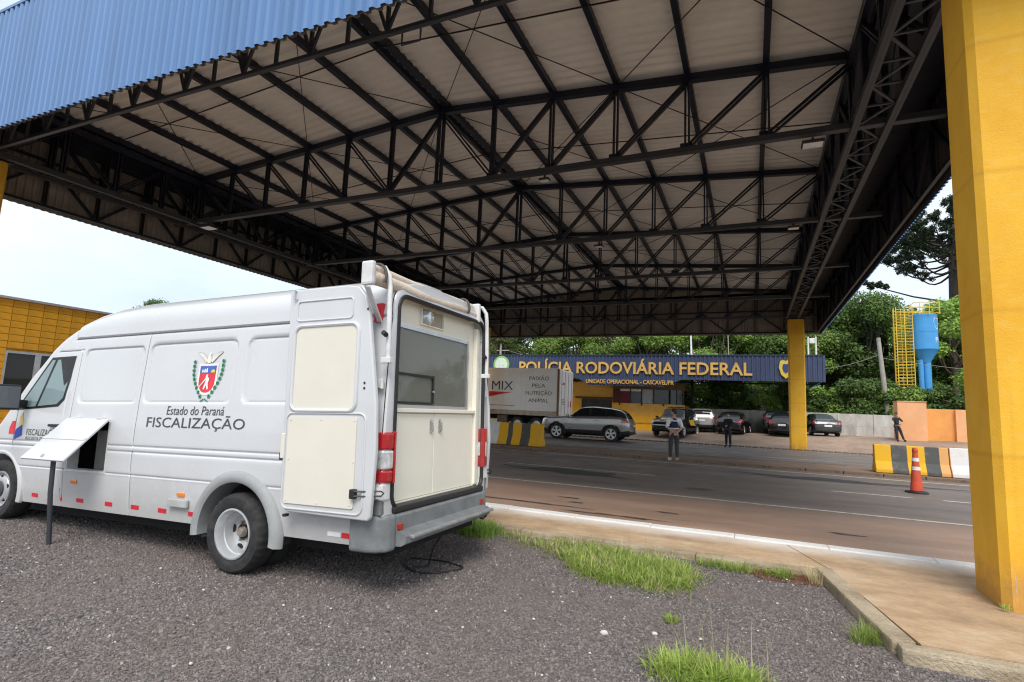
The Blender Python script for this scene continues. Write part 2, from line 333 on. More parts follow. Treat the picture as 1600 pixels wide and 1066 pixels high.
# ================================================================== SETTING: ground
def H(x, y):
    top = np.clip(np.where(np.asarray(x) > 0, .5+.02*np.asarray(x), .5+.03*np.asarray(x)), .04, .8)
    h = top*sstep(34.5, 40.5, y)
    return h + np.maximum(np.asarray(y)-47, 0)*.05
def grid_sheet(name, xs, ys, zf, m):
    X, Y = np.meshgrid(xs, ys); Z = zf(X, Y); nx, ny = len(xs), len(ys)
    V = np.stack([X, Y, Z], -1).reshape(-1, 3)
    F = [(j*nx+i, j*nx+i+1, (j+1)*nx+i+1, (j+1)*nx+i) for j in range(ny-1) for i in range(nx-1)]
    return mesh(name, V, F, m, None, True)
def ground_mats():
    # bare soil and grassland far around
    m, nt, b, N, L = nodes('soil'); tc = N('ShaderNodeTexCoord'); nz = N('ShaderNodeTexNoise'); nz.inputs['Scale'].default_value = .15; nz.inputs['Detail'].default_value = 8
    L(tc.outputs['Object'], nz.inputs['Vector']); mx = N('ShaderNodeMix'); mx.data_type = 'RGBA'
    mx.inputs[6].default_value = (.16, .10, .06, 1); mx.inputs[7].default_value = (.07, .10, .035, 1); L(nz.outputs['Fac'], mx.inputs[0]); L(mx.outputs[2], b.inputs['Base Color']); b.inputs['Roughness'].default_value = .95
    soil = m
    # crushed stone bed
    m, nt, b, N, L = nodes('gravel_bed'); tc = N('ShaderNodeTexCoord')
    v1 = N('ShaderNodeTexVoronoi'); v1.inputs['Scale'].default_value = 62; L(tc.outputs['Object'], v1.inputs['Vector'])
    nz = N('ShaderNodeTexNoise'); nz.inputs['Scale'].default_value = 1.3; nz.inputs['Detail'].default_value = 8; L(tc.outputs['Object'], nz.inputs['Vector'])
    cr = N('ShaderNodeValToRGB'); e = cr.color_ramp.elements; e[0].position = 0; e[0].color = (.10, .085, .080, 1); e[1].position = 1; e[1].color = (.29, .25, .235, 1)
    x = cr.color_ramp.elements.new(.6); x.color = (.15, .135, .13, 1)
    sp = N('ShaderNodeSeparateColor'); L(v1.outputs['Color'], sp.inputs[0]); L(sp.outputs[0], cr.inputs['Fac'])
    mx = N('ShaderNodeMix'); mx.data_type = 'RGBA'; mx.inputs[7].default_value = (.19, .135, .105, 1)
    r = N('ShaderNodeMapRange'); r.inputs[1].default_value = .45; r.inputs[2].default_value = .75; r.inputs[4].default_value = .55; L(nz.outputs['Fac'], r.inputs[0]); L(r.outputs[0], mx.inputs[0])
    L(cr.outputs[0], mx.inputs[6]); L(mx.outputs[2], b.inputs['Base Color']); b.inputs['Roughness'].default_value = .9
    bp = N('ShaderNodeBump'); bp.inputs['Strength'].default_value = .9; bp.inputs['Distance'].default_value = .015; bp.invert = True
    L(v1.outputs['Distance'], bp.inputs['Height']); L(bp.outputs[0], b.inputs['Normal'])
    bed = m
    # asphalt with red dust on the hard shoulder
    def asphalt(name, y0, y1, a, dust):
        m, nt, b, N, L = nodes(name); tc = N('ShaderNodeTexCoord'); sx = N('ShaderNodeSeparateXYZ'); L(tc.outputs['Object'], sx.inputs[0])
        mp = N('ShaderNodeMapping'); mp.inputs['Scale'].default_value = (.22, .9, 1); L(tc.outputs['Object'], mp.inputs['Vector'])
        nz = N('ShaderNodeTexNoise'); nz.inputs['Scale'].default_value = 1.1; nz.inputs['Detail'].default_value = 12; nz.inputs['Roughness'].default_value = .74; L(mp.outputs[0], nz.inputs['Vector'])
        n2 = N('ShaderNodeTexNoise'); n2.inputs['Scale'].default_value = 55; n2.inputs['Detail'].default_value = 5; L(tc.outputs['Object'], n2.inputs['Vector'])
        n3 = N('ShaderNodeTexNoise'); n3.inputs['Scale'].default_value = .9; n3.inputs['Detail'].default_value = 6; L(tc.outputs['Object'], n3.inputs['Vector'])
        ad = N('ShaderNodeMath'); ad.operation = 'MULTIPLY_ADD'; ad.inputs[1].default_value = 1.6; L(nz.outputs['Fac'], ad.inputs[0]); L(sx.outputs['Y'], ad.inputs[2])
        r = N('ShaderNodeMapRange'); r.inputs[1].default_value = y0+.8; r.inputs[2].default_value = y1+.8; r.inputs[3].default_value = .95; r.inputs[4].default_value = .12; L(ad.outputs[0], r.inputs[0])
        mx = N('ShaderNodeMix'); mx.data_type = 'RGBA'; mx.inputs[6].default_value = rgb(a); mx.inputs[7].default_value = rgb(dust); L(r.outputs[0], mx.inputs[0])
        m2 = N('ShaderNodeMix'); m2.data_type = 'RGBA'; m2.blend_type = 'MULTIPLY'; m2.inputs[0].default_value = 1; L(mx.outputs[2], m2.inputs[6])
        r2 = N('ShaderNodeMapRange'); r2.inputs[1].default_value = .25; r2.inputs[2].default_value = .75; r2.inputs[3].default_value = .62; r2.inputs[4].default_value = 1.35; L(nz.outputs['Fac'], r2.inputs[0])
        r3 = N('ShaderNodeMapRange'); r3.inputs[1].default_value = .3; r3.inputs[2].default_value = .7; r3.inputs[3].default_value = .68; r3.inputs[4].default_value = 1.34; L(n2.outputs['Fac'], r3.inputs[0])
        mu = N('ShaderNodeMath'); mu.operation = 'MULTIPLY'; L(r2.outputs[0], mu.inputs[0]); L(r3.outputs[0], mu.inputs[1]); L(mu.outputs[0], m2.inputs[7])
        L(m2.outputs[2], b.inputs['Base Color'])
        rr = N('ShaderNodeMapRange'); rr.inputs[1].default_value = .3; rr.inputs[2].default_value = .7; rr.inputs[3].default_value = .46; rr.inputs[4].default_value = .85; L(n3.outputs['Fac'], rr.inputs[0]); L(rr.outputs[0], b.inputs['Roughness'])
        bp = N('ShaderNodeBump'); bp.inputs['Strength'].default_value = .35; bp.inputs['Distance'].default_value = .01; L(n2.outputs['Fac'], bp.inputs['Height']); L(bp.outputs[0], b.inputs['Normal'])
        return m
    a1 = asphalt('asphalt_near', 10.0, 11.4, (.150, .130, .116), (.37, .24, .17))
    a2 = asphalt('asphalt_far', 21.3, 22.6, (.165, .145, .13), (.29, .20, .145))
    # sidewalk: dusty concrete, white overspray along the painted kerb
    m, nt, b, N, L = nodes('sidewalk_concrete'); tc = N('ShaderNodeTexCoord'); sx = N('ShaderNodeSeparateXYZ'); L(tc.outputs['Object'], sx.inputs[0])
    mp = N('ShaderNodeMapping'); mp.inputs['Scale'].default_value = (.9, 1.5, 1); mp.inputs['Rotation'].default_value = (0, 0, .5); L(tc.outputs['Object'], mp.inputs['Vector'])
    nz = N('ShaderNodeTexNoise'); nz.inputs['Scale'].default_value = 1.7; nz.inputs['Detail'].default_value = 12; nz.inputs['Roughness'].default_value = .78; L(mp.outputs[0], nz.inputs['Vector'])
    cr = N('ShaderNodeValToRGB'); e = cr.color_ramp.elements; e[0].position = .28; e[0].color = (.24, .17, .11, 1); e[1].position = .70; e[1].color = (.62, .49, .34, 1)
    x = e.new(.5); x.color = (.47, .32, .19, 1); L(nz.outputs['Fac'], cr.inputs['Fac'])
    n2 = N('ShaderNodeTexNoise'); n2.inputs['Scale'].default_value = 2.4; n2.inputs['Detail'].default_value = 8; L(tc.outputs['Object'], n2.inputs['Vector'])
    ad = N('ShaderNodeMath'); ad.operation = 'MULTIPLY_ADD'; ad.inputs[1].default_value = .5; L(n2.outputs['Fac'], ad.inputs[0]); L(sx.outputs['Y'], ad.inputs[2])
    r = N('ShaderNodeMapRange'); r.inputs[1].default_value = 7.12; r.inputs[2].default_value = 7.60; L(ad.outputs[0], r.inputs[0])
    mx = N('ShaderNodeMix'); mx.data_type = 'RGBA'; mx.inputs[7].default_value = (.70, .64, .58, 1); L(r.outputs[0], mx.inputs[0]); L(cr.outputs[0], mx.inputs[6]); L(mx.outputs[2], b.inputs['Base Color'])
    b.inputs['Roughness'].default_value = .9
    n3 = N('ShaderNodeTexNoise'); n3.inputs['Scale'].default_value = 55; n3.inputs['Detail'].default_value = 5; L(tc.outputs['Object'], n3.inputs['Vector'])
    bp = N('ShaderNodeBump'); bp.inputs['Strength'].default_value = .5; bp.inputs['Distance'].default_value = .012; L(n3.outputs['Fac'], bp.inputs['Height']); L(bp.outputs[0], b.inputs['Normal'])
    walk = m
    # brick paving of the parking area
    m, nt, b, N, L = nodes('brick_paving'); tc = N('ShaderNodeTexCoord'); br = N('ShaderNodeTexBrick'); br.inputs['Scale'].default_value = 2.2
    br.inputs['Color1'].default_value = (.40, .285, .205, 1); br.inputs['Color2'].default_value = (.31, .215, .155, 1); br.inputs['Mortar'].default_value = (.14, .10, .075, 1); L(tc.outputs['Object'], br.inputs['Vector'])
    nz = N('ShaderNodeTexNoise'); nz.inputs['Scale'].default_value = .5; nz.inputs['Detail'].default_value = 7; L(tc.outputs['Object'], nz.inputs['Vector'])
    m2 = N('ShaderNodeMix'); m2.data_type = 'RGBA'; m2.blend_type = 'MULTIPLY'; m2.inputs[0].default_value = 1; L(br.outputs['Color'], m2.inputs[6])
    r = N('ShaderNodeMapRange'); r.inputs[1].default_value = .3; r.inputs[2].default_value = .7; r.inputs[3].default_value = .7; r.inputs[4].default_value = 1.25; L(nz.outputs['Fac'], r.inputs[0]); L(r.outputs[0], m2.inputs[7])
    L(m2.outputs[2], b.inputs['Base Color']); b.inputs['Roughness'].default_value = .88
    brick = m
    # worn road paint
    def worn(name, c, under, lo, hi):
        m, nt, b, N, L = nodes(name); tc = N('ShaderNodeTexCoord'); nz = N('ShaderNodeTexNoise'); nz.inputs['Scale'].default_value = 7; nz.inputs['Detail'].default_value = 7; nz.inputs['Roughness'].default_value = .75; L(tc.outputs['Object'], nz.inputs['Vector'])
        r = N('ShaderNodeMapRange'); r.inputs[1].default_value = lo; r.inputs[2].default_value = hi; L(nz.outputs['Fac'], r.inputs[0])
        mx = N('ShaderNodeMix'); mx.data_type = 'RGBA'; mx.inputs[6].default_value = rgb(c); mx.inputs[7].default_value = rgb(under); L(r.outputs[0], mx.inputs[0]); L(mx.outputs[2], b.inputs['Base Color']); b.inputs['Roughness'].default_value = .75
        return m
    wp = worn('worn_white_paint', (.66, .61, .54), (.20, .16, .13), .48, .70)
    yp = worn('worn_cream_paint', (.60, .50, .36), (.22, .16, .12), .50, .72)
    return soil, bed, a1, a2, walk, brick, wp, yp
SOIL, BED, ASP1, ASP2, WALK, BRICK, WPAINT, CPAINT = ground_mats()

def setting():
    xs = np.concatenate([np.linspace(-900, -60, 12), np.linspace(-50, 50, 26), np.linspace(60, 900, 12)])
    ys = np.concatenate([np.linspace(-600, -40, 8), np.linspace(-20, 44, 9), np.linspace(47, 140, 16), np.linspace(180, 900, 8)])
    hill = lambda X, Y: np.where(Y < 46, -.06, np.minimum(H(X, Y), 6) - .06)
    struct(grid_sheet('ground', xs, ys, hill, SOIL), 'soil and grassland around the site')
    struct(mesh('gravel_yard', [(-45, -30, 0), (40, -30, 0), (40, 4.5, 0), (.95, 4.5, 0), (.66, 6.3, 0), (-45, 6.3, 0)], [(0, 1, 2, 3, 4, 5)], BED), 'dark crushed stone yard the van stands on')
    rd = struct(grid_sheet('road', np.linspace(-90, 90, 10), [7.48, 11, 15, 19.0], lambda X, Y: X*0, ASP1), 'near carriageway under the canopy')
    def line(par, y0, y1, x0, x1, m, z=.004): return mesh('road_marking', [(x0, y0, z), (x1, y0, z), (x1, y1, z), (x0, y1, z)], [(0, 1, 2, 3)], m, par)
    line(rd, 10.80, 10.90, -60, 60, WPAINT)
    line(rd, 18.06, 18.22, -60, 60, CPAINT)
    for x0 in (-40, -28, -16, -6.2, 1.6, 3.6, 11): line(rd, 14.0, 14.1, x0, x0+(1.5 if x0 == 1.6 else 4), WPAINT)
    r2 = struct(grid_sheet('far_road', np.linspace(-90, 90, 10), [21.7, 25, 28, 31.6], lambda X, Y: X*0, ASP2), 'far carriageway before the paved parking')
    line(r2, 22.1, 22.22, -60, 60, CPAINT); line(r2, 31.0, 31.12, -60, 60, CPAINT); line(r2, 24.3, 24.42, .3, 3.2, WPAINT); line(r2, 24.3, 24.42, 5, 9, WPAINT)
    rng = np.random.default_rng(8)
    pt = [mat('tar_patch', (.055, .05, .048), .7, 0, .2, 5), mat('oil_stain', (.10, .075, .06), .5, 0, .3, 5)]
    for (x, y, rx, ry, k) in ((-3.1, 8.45, .9, .05, 1), (-1.75, 8.15, .7, .06, 1), (-2.9, 9.3, .16, .05, 0), (-2.65, 8.9, .12, .04, 0), (-1.2, 8.9, .18, .05, 1), (1.2, 8.8, .22, .05, 1), (-4.4, 13.2, 1.6, .5, 0), (2.2, 16.6, 2.2, .35, 0), (-1.0, 12.2, .25, .12, 1), (4.6, 12.6, .3, .12, 1)):
        n = 22; P = []
        for i in range(n): a = 2*math.pi*i/n; q = 1+.28*rng.normal(); P.append((x+rx*q*math.cos(a), y+ry*q*math.sin(a), .003))
        mesh('stain', P, [tuple(range(n))], pt[k], rd)
    # kerbed median, kerb stones one by one
    md = struct(MB().box(-60, 60, 19.14, 21.56, -.05, .070).build('median', mat('median_dust', (.25, .17, .12), .95, 0, .2, 1.5, bump=.6, bscale=30, dirt=(.16, .11, .08), stretch=(.3, 1, 1))), 'low dusty median between the two carriageways')
    ks = MB().box(-.49, .49, -.075, .075, -.06, .082, .012)
    def stones(parent, name, m, pts, rz, mb=ks):
        me = None
        for (x, y) in pts:
            if me is None:
                o = mb.build(name, m, parent); me = o.data
            else: o = bpy.data.objects.new(name, me); link(o, parent)
            o.location = (x, y, random.uniform(-.006, .006)); o.rotation_euler = (random.uniform(-.01, .01), random.uniform(-.006, .006), rz+random.uniform(-.008, .008))
    dk = mat('kerb_dusty', (.20, .135, .095), .92, 0, .22, 2.2, bump=.6, bscale=50, dirt=(.34, .26, .19), dscale=1.4)
    stones(md, 'kerb_stone', dk, [(x, 19.06) for x in range(-13, 9)], 0); stones(md, 'kerb_stone', dk, [(x+.4, 21.64) for x in range(-16, 10)], 0)
    # sidewalk: two slabs with an open joint, kerb stones on both edges
    sw = part('sidewalk', None); struct(sw, 'dusty concrete sidewalk with pad around the near pillar')
    ez = .095
    MB().prism([(-45, 6.36), (.70, 6.36), (.36, 7.32), (-45, 7.32)], 'z', -.05, .060).build('slab', WALK, sw)
    TP = [(.712, 6.36, .061), (1.0, 4.52, .091), (2.3, 4.52, .091), (40, 4.52, .091), (40, 7.32, .064), (2.3, 7.32, .064), (.372, 7.32, .061)]
    MB().add([(x, y, -.05) for x, y, z in TP]+TP, [(9, 12, 11, 10), (7, 13, 12, 9), (7, 9, 8)]+[(i, (i+1) % 7, (i+1) % 7+7, i+7) for i in range(7)]).build('slab', WALK, sw)
    wk = MB().box(-.4988, .4988, -.10, .10, -.06, .080, .012)
    stones(sw, 'kerb_stone', kerbw_m, [(x+.3, 7.425) for x in range(-13, 9)], 0, wk)
    gk = MB().box(-.498, .498, -.07, .07, -.06, .062, .016)
    stones(sw, 'kerb_stone', kerb_m, [(x-.05, 6.285) for x in range(-13, 1)], 0, gk)
    gs = MB().box(-.445, .445, -.075, .075, -.06, .094, .02)
    gk2 = MB().box(-.496, .496, -.07, .07, -.06, .094, .02)
    a = math.atan2(-1.75, .275)
    stones(sw, 'kerb_stone', kerb_m, [(.70, 5.86), (.84, 4.97)], a, gs)
    stones(sw, 'kerb_stone', kerb_m, [(1.36+.99*i, 4.44) for i in range(6)], 0, gk2)
    # paved parking climbing gently to the back
    ya = struct(grid_sheet('paved_yard', np.linspace(-45, 45, 61), np.linspace(31.6, 47.5, 33), lambda X, Y: H(X, Y)+.004, BRICK), 'brick paved parking area behind the far road')
    eb = MB().box(-.145, .145, -.06, .06, -.05, .07, .01)
    pts = [(x*.34-10, 31.55) for x in range(0, 70)]
    stones(ya, 'edge_brick', dk, pts, 0, eb)
setting()

# ================================================================== STEEL CANOPY
CX = -7.15
TY = [5.95+5.12*k for k in range(6)]
ZB = 6.95
def ztop(x): return 8.97 - .0715*abs(x-CX)
def corr(u0, u1, per, amp, duty=(.36, .14, .36, .14)):
    """trapezoid profile: list of (u, offset)"""
    P = []; u = u0
    while u < u1-1e-6:
        P += [(u, 0), (u+per*duty[0], 0), (u+per*(duty[0]+duty[1]), amp), (u+per*(duty[0]+duty[1]+duty[2]), amp)]; u += per
    P.append((u, 0))
    return P
def sheet(name, prof, f, m, parent):
    """ribbed sheet: f(u, off) -> list of points across"""
    V = []; F = []; k = None
    for u, o in prof:
        pts = f(u, o); k = len(pts); V += pts
    for i in range(len(prof)-1):
        for j in range(k-1): F.append((i*k+j, i*k+j+1, (i+1)*k+j+1, (i+1)*k+j))
    return mesh(name, V, F, m, parent)
X0, X1, Y0, Y1, FB, FT = -17.4, 3.53, 4.75, 33.25, 6.24, 8.72
def canopy():
    c = thing('steel_canopy', 'huge steel truss canopy with blue ribbed fascia over the road', 'canopy')
    # roof sheets, ribs across the span
    prof = corr(Y0+.06, Y1-.06, .25, -.07, (.26, .24, .26, .24))
    zr = lambda x: 9.25 - .0715*abs(x-CX)
    sheet('roof_sheet', prof, lambda u, o: [(X0+.05, u, zr(X0)+o), (CX, u, zr(CX)+o)], roof_m, c)
    sheet('roof_sheet', prof, lambda u, o: [(CX, u, zr(CX)+o), (X1-.05, u, zr(X1)+o)], roof_m, c)
    # fascia cladding outside, ribbed liner on the back
    for (fx, m, off, nm) in ((1, blue_m, 0, 'fascia_cladding'), (-1, liner_m, .05, 'fascia_liner')):
        pu = corr(X0, X1, .175, .042, (.34, .16, .34, .16))
        sheet(nm, pu, lambda u, o: [(u, Y0+off-o*fx*(1 if fx > 0 else -1), FB), (u, Y0+off-o, FT)], m, c)
        sheet(nm, pu, lambda u, o: [(u, Y1-off+o, FB), (u, Y1-off+o, FT)], m, c)
        pv = corr(Y0, Y1, .175, .042, (.34, .16, .34, .16))
        sheet(nm, pv, lambda u, o: [(X0+off-o, u, FB), (X0+off-o, u, FT)], m, c)
        sheet(nm, pv, lambda u, o: [(X1-off+o, u, FB), (X1-off+o, u, FT)], m if fx > 0 else mat('shaded_fascia_back', (.05, .045, .045), .7), c)  # right liner is the same sheet, its shade put into a darker colour
    trim = MB()
    for (a, b) in (((X0-.05, Y0-.05), (X1+.05, Y0+.08)), ((X0-.05, Y1-.08), (X1+.05, Y1+.05)), ((X0-.05, Y0+.085), (X0+.08, Y1-.085)), ((X1-.08, Y0+.085), (X1+.05, Y1-.085))):
        trim.box(a[0], b[0], a[1], b[1], FT-.01, FT+.05)
    trim.build('coping', blue_m, c)
    # gutters behind the side fascias
    MB().box(1.95, X1-.1, Y0+.2, Y1-.2, 8.05, 8.25).build('gutter', steel, c)
    MB().box(X0+.1, -16.25, Y0+.2, Y1-.2, 8.05, 8.25).build('gutter', steel, c)
    # transverse trusses: top outer to bottom inner diagonals, both falling from the ridge
    nx = [CX+1.5*i for i in range(-6, 7)]
    for k, y in enumerate(TY):
        t = part('truss', c)
        bw = .15 if k else .075
        bar('bottom_chord', t, (X0+.35, y, ZB), (X1-.35, y, ZB), bw*.8, bw, steel_grey)
        if k == 0:                                            # light front truss behind the fascia
            bar('top_chord', t, (X0+.2, y, ztop(X0+.2)), (CX, y, ztop(CX)), .12, .10, steel); bar('top_chord', t, (CX, y, ztop(CX)), (X1-.2, y, ztop(X1-.2)), .12, .10, steel)
            for i in range(-12, 13):
                x = CX+.75*i; bar('post', t, (x, y, ZB+.03), (x, y, ztop(x)-.05), .05, .05, steel_grey)
                if i < 12: bar('diagonal', t, (x, y, ZB+.03 if i % 2 else ztop(x)-.05), (x+.75, y, ztop(x)-.05 if i % 2 else ZB+.03), .045, .045, steel_grey)
            continue
        bar('top_chord', t, (X0+.2, y, ztop(X0+.2)), (CX, y, ztop(CX)), .155, .15, steel)
        bar('top_chord', t, (CX, y, ztop(CX)), (X1-.2, y, ztop(X1-.2)), .155, .15, steel)
        for i, x in enumerate(nx):
            w = .19 if i == 6 else .11
            bar('post', t, (x, y, ZB+.06), (x, y, ztop(x)-.09), w, .09, steel, 'double')
        for i, x in enumerate(nx[1:-1]):
            gp = bar('gusset', t, (x-.02, y, ZB+.05), (x-.02, y, ZB+.17), .24, .014, steel)
        for i in range(6):
            xi = CX+1.5*(i+1)
            for s in (-1, 1):
                if i == 0: p, q = (CX, y, ztop(CX)-.1), (CX+s*1.5, y, ZB+.05)
                else: p, q = (CX+s*1.5*(i+1), y, ztop(xi)-.08), (CX+s*1.5*i, y, ZB+.05)
                bar('diagonal', t, p, q, .11, .08, steel, 'double')
    # purlins on every node, pair at the ridge
    for i, x in enumerate(nx + [X0+.45, X1-.45]):
        for dx in ((-.13, .13) if i == 6 else (0,)):
            bar('purlin', c, (x+dx, Y0+.1, ztop(x)+.14), (x+dx, Y1-.1, ztop(x)+.14), .115, .155, steel, 'solid', side=(0, 0, 1))
    # side girders on the columns
    for gc in (2.07, -16.37):
        g = part('side_girder', c)
        ys = np.arange(TY[0]-1.15, Y1-.3, 1.28)
        for dx in (-.27, .27):
            bar('chord', g, (gc+dx, Y0+.3, ZB-.04), (gc+dx, Y1-.3, ZB-.04), .11, .13, steel_grey, side=(0, 0, 1))
            bar('chord', g, (gc+dx, Y0+.3, 8.2), (gc+dx, Y1-.3, 8.2), .14, .16, steel, side=(0, 0, 1))
            for i, y in enumerate(ys):
                bar('post', g, (gc+dx, y, ZB), (gc+dx, y, 8.2), .12, .09, steel, 'double', side=(1, 0, 0))
                if i < len(ys)-1:
                    z0, z1 = (ZB, 8.15) if i % 2 else (8.15, ZB)
                    bar('diagonal', g, (gc+dx, y, z0), (gc+dx, ys[i+1], z1), .09, .08, steel, 'double', side=(1, 0, 0))
        for i, y in enumerate(np.arange(Y0+.5, Y1-.9, .64)):
            s = 1 if i % 2 else -1
            bar('lacing', g, (gc-.22*s, y, ZB-.03), (gc+.22*s, y+.64, ZB-.03), .045, .03, steel_grey, side=(0, 0, 1))
            bar('lacing', g, (gc-.22, y, ZB-.02), (gc+.22, y, ZB-.02), .04, .03, steel_grey, side=(0, 0, 1))
    # frames that carry the fascias
    def frame(p0, p1, n, side):
        f = part('fascia_frame', c); p0, p1 = Vector(p0), Vector(p1)
        at = lambda t, z: tuple((p0+(p1-p0)*t).to_2d()) + (z,)
        for z in (FB+.09, 7.55, 8.5): bar('rail', f, at(0, z), at(1, z), .07, .07, steel, side=side)
        for i in range(n+1):
            bar('post', f, at(i/n, FB+.1), at(i/n, 8.5), .09, .07, steel, 'double', side=side)
            if i < n:
                a, b = (FB+.1, 7.5) if i % 2 else (7.5, FB+.1)
                bar('diagonal', f, at(i/n, a), at((i+1)/n, b), .07, .06, steel, side=side)
    d = .16
    frame((X0+d, Y0+.3, 0), (X0+d, Y1-.3, 0), 22, (1, 0, 0)); frame((X1-d, Y0+.3, 0), (X1-d, Y1-.3, 0), 22, (1, 0, 0))
    frame((X0+.35, Y1-d, 0), (X1-.35, Y1-d, 0), 14, (0, 1, 0)); MB().prism([(X0+.3, 8.55), (X1-.3, 8.55), (X1-.3, zr(X1)-.06), (CX, zr(CX)-.06), (X0+.3, zr(X0)-.06)], 'y', Y1-.42, Y1-.39).build('gable_infill', liner_m, c)
    MB().prism([(X0+.3, 8.6), (X1-.3, 8.6), (X1-.3, zr(X1)-.06), (CX, zr(CX)-.06), (X0+.3, zr(X0)-.06)], 'y', Y0+.30, Y0+.33).build('gable_infill', liner_m, c)
    # sag rods and wind bracing under the sheets
    zs = lambda x: ztop(x)+.05
    for k in range(5):
        ym = (TY[k]+TY[k+1])/2
        for s in (-1, 1):
            bar('sag_rod', c, (CX, ym, zs(CX)), (CX+s*9.4, ym, zs(CX+9.4)), .022, .022, rod_m)
            for a in (0, 3, 6):
                xa, xb = CX+s*1.5*a, CX+s*1.5*(a+3 if a < 6 else 6)
                if xa == xb: continue
                bar('brace_rod', c, (xa, TY[k], zs(xa)-.02), (xb, TY[k+1], zs(xb)-.02), .016, .016, rod_m)
                bar('brace_rod', c, (xb, TY[k], zs(xb)-.02), (xa, TY[k+1], zs(xa)-.02), .016, .016, rod_m)
    for s in (-1, 1): bar('sag_rod', c, (CX, 5.3, zs(CX)), (CX+s*9.4, 5.3, zs(CX+9.4)), .022, .022, rod_m)
    # hanging bracket near the front
    br = MB()
    br.tube([(-4.62, 5.95, 6.88), (-4.62, 5.95, 6.70), (-4.30, 5.95, 6.70), (-4.30, 5.95, 6.88)], .016, 8); br.tube([(-4.70, 5.95, 7.0), (-4.72, 5.80, 6.8), (-4.62, 5.75, 6.74)], .014, 8)
    br.build('conduit_bracket', steel_grey, c, True)
canopy()
def column(x0, x1, y0, y1, z0, label):
    ch = .055; z1 = 6.82
    P = [(x0+ch, y0), (x1-ch, y0), (x1, y0+ch), (x1, y1-ch), (x1-ch, y1), (x0+ch, y1), (x0, y1-ch), (x0, y0+ch)]
    o = thing('canopy_column', label, 'column', ((x0+x1)/2, (y0+y1)/2, z0), 0, 'yellow columns of the canopy')
    cx, cy = (x0+x1)/2, (y0+y1)/2
    MB().prism([(x-cx, y-cy) for x, y in P], 'z', -.1, z1-z0).build('shaft', yel_m, o)
    MB().box(x0-cx-.06, x1-cx+.06, y0-cy-.06, y1-cy+.06, z1-z0, z1-z0+.035).build('cap_plate', steel, o)
    return o
nearc = column(1.83, 2.60, 5.74, 6.39, .09, 'huge yellow pillar at the right edge, nearest the camera')
column(1.85, 2.62, 31.72, 32.38, .0, 'distant yellow column on the brick paving behind the road')
column(-17.05, -16.28, 5.74, 6.39, 0, 'yellow column just visible at the left edge of the picture')
column(-16.75, -15.98, 31.72, 32.38, .0, 'far left column of the canopy behind the white van')
# worn spot on the near pillar's arris
mesh('chipped_paint', [(-.335+.002, -.31, .05), (-.30, -.327, .05), (-.30, -.327, .33), (-.325, -.315, .42), (-.335, -.308, .25)], [(0, 1, 2, 3, 4)], mat('bare_render', (.62, .52, .40), .9, 0, .2, 30), nearc)
for i, (x, y, big, lab) in enumerate(((-15.66, 11.2, 1, 'white floodlight under the left side girder'), (1.14, 11.2, .8, 'square white floodlight under the roof near the right girder'),
        (-4.31, 11.15, .5, 'small pale lamp under the first crosswise truss'), (-4.4, 16.4, .6, 'small pale lamp under the second crosswise truss'), (1.13, 16.2, .6, 'pale lamp near the right girder at the second truss'))):
    f = thing('floodlight', lab, 'floodlight', (x, y, 6.84), 0, 'floodlights under the canopy')
    MB().box(-.24*big, .24*big, -.17*big, .17*big, -.09, -.03, .012).build('housing', steel_grey, f)
    MB().box(-.21*big, .21*big, -.14*big, .14*big, -.096, -.088).build('lens', mat('lamp_lens%d' % i, (.85, .85, .84), .2), f)
    MB().box(-.02, .02, -.02, .02, -.04, .06).build('bracket', steel_grey, f)
# ================================================================== WHITE VAN
VZ = np.array([.34, .5, .75, 1.0, 1.2, 1.45, 2.0, 2.17, 2.4]); VW = np.array([.868, .888, .902, .905, .90, .885, .845, .828, .80])
TX = np.array([-4.82, -4.8, -4.7, -4.4, -4.1, -3.94, -3.68, -3.48, -3.3, -3.17, -3.01, -2.68, -2.5, -2.2, -1.8, 1.33, 1.44, 1.50]); TZ = np.array([.72, .85, 1.0, 1.13, 1.24, 1.36, 1.64, 1.88, 2.04, 2.17, 2.28, 2.43, 2.50, 2.56, 2.58, 2.56, 2.54, 2.48])
def van_plan(x): return 1 - .20*np.clip((-4.05-x)/.77, 0, 1)**2 - .035*np.clip((x-1.33)/.17, 0, 1)**2
def rr_sd(x, z, b, r=.07):
    cx, cz, hx, hz = (b[0]+b[1])/2, (b[2]+b[3])/2, (b[1]-b[0])/2, (b[3]-b[2])/2
    qx, qz = np.abs(x-cx)-hx+r, np.abs(z-cz)-hz+r
    return np.hypot(np.maximum(qx, 0), np.maximum(qz, 0)) + np.minimum(np.maximum(qx, qz), 0) - r
PANELS = [(-2.52, -1.53, 1.45, 2.02), (-1.43, -.20, 1.45, 2.03), (-.06, 1.16, 1.45, 2.03)]
def van_disp(x, z):
    d = 0*x
    for b in PANELS:
        s = rr_sd(x, z, b); d = d - .013*sstep(.008, -.010, s) - .009*np.exp(-(s/.009)**2)
    g = lambda t, w: np.exp(-(t/w)**2)
    on_side = sstep(-4.3, -4.1, x)
    d = d - on_side*(.013*g(z-1.02, .008) + .011*g(z-.965, .009) + .010*g(z-.745, .009)) - .004*sstep(.74, .72, z)*on_side
    d = d - .006*g(z-2.02, .010)*(x < -2.56)*sstep(-3.2, -3.0, x)
    d = d - .013*g(x+1.48, .007)*(z < 2.14) - .013*g(x+2.60+.05*np.clip(z-1.0, 0, 2)*0, .007)*(z < 2.03) - .008*g(x+2.72, .007)*(z < 2.14)
    d = d - .007*g(x+3.62, .006)*(z < 1.36)*(z > .85)
    d = d + .010*sstep(2.155, 2.17, z)*sstep(-3.3, -2.9, x) - .014*g(z-2.15, .009)*sstep(-3.2, -2.9, x)
    return d
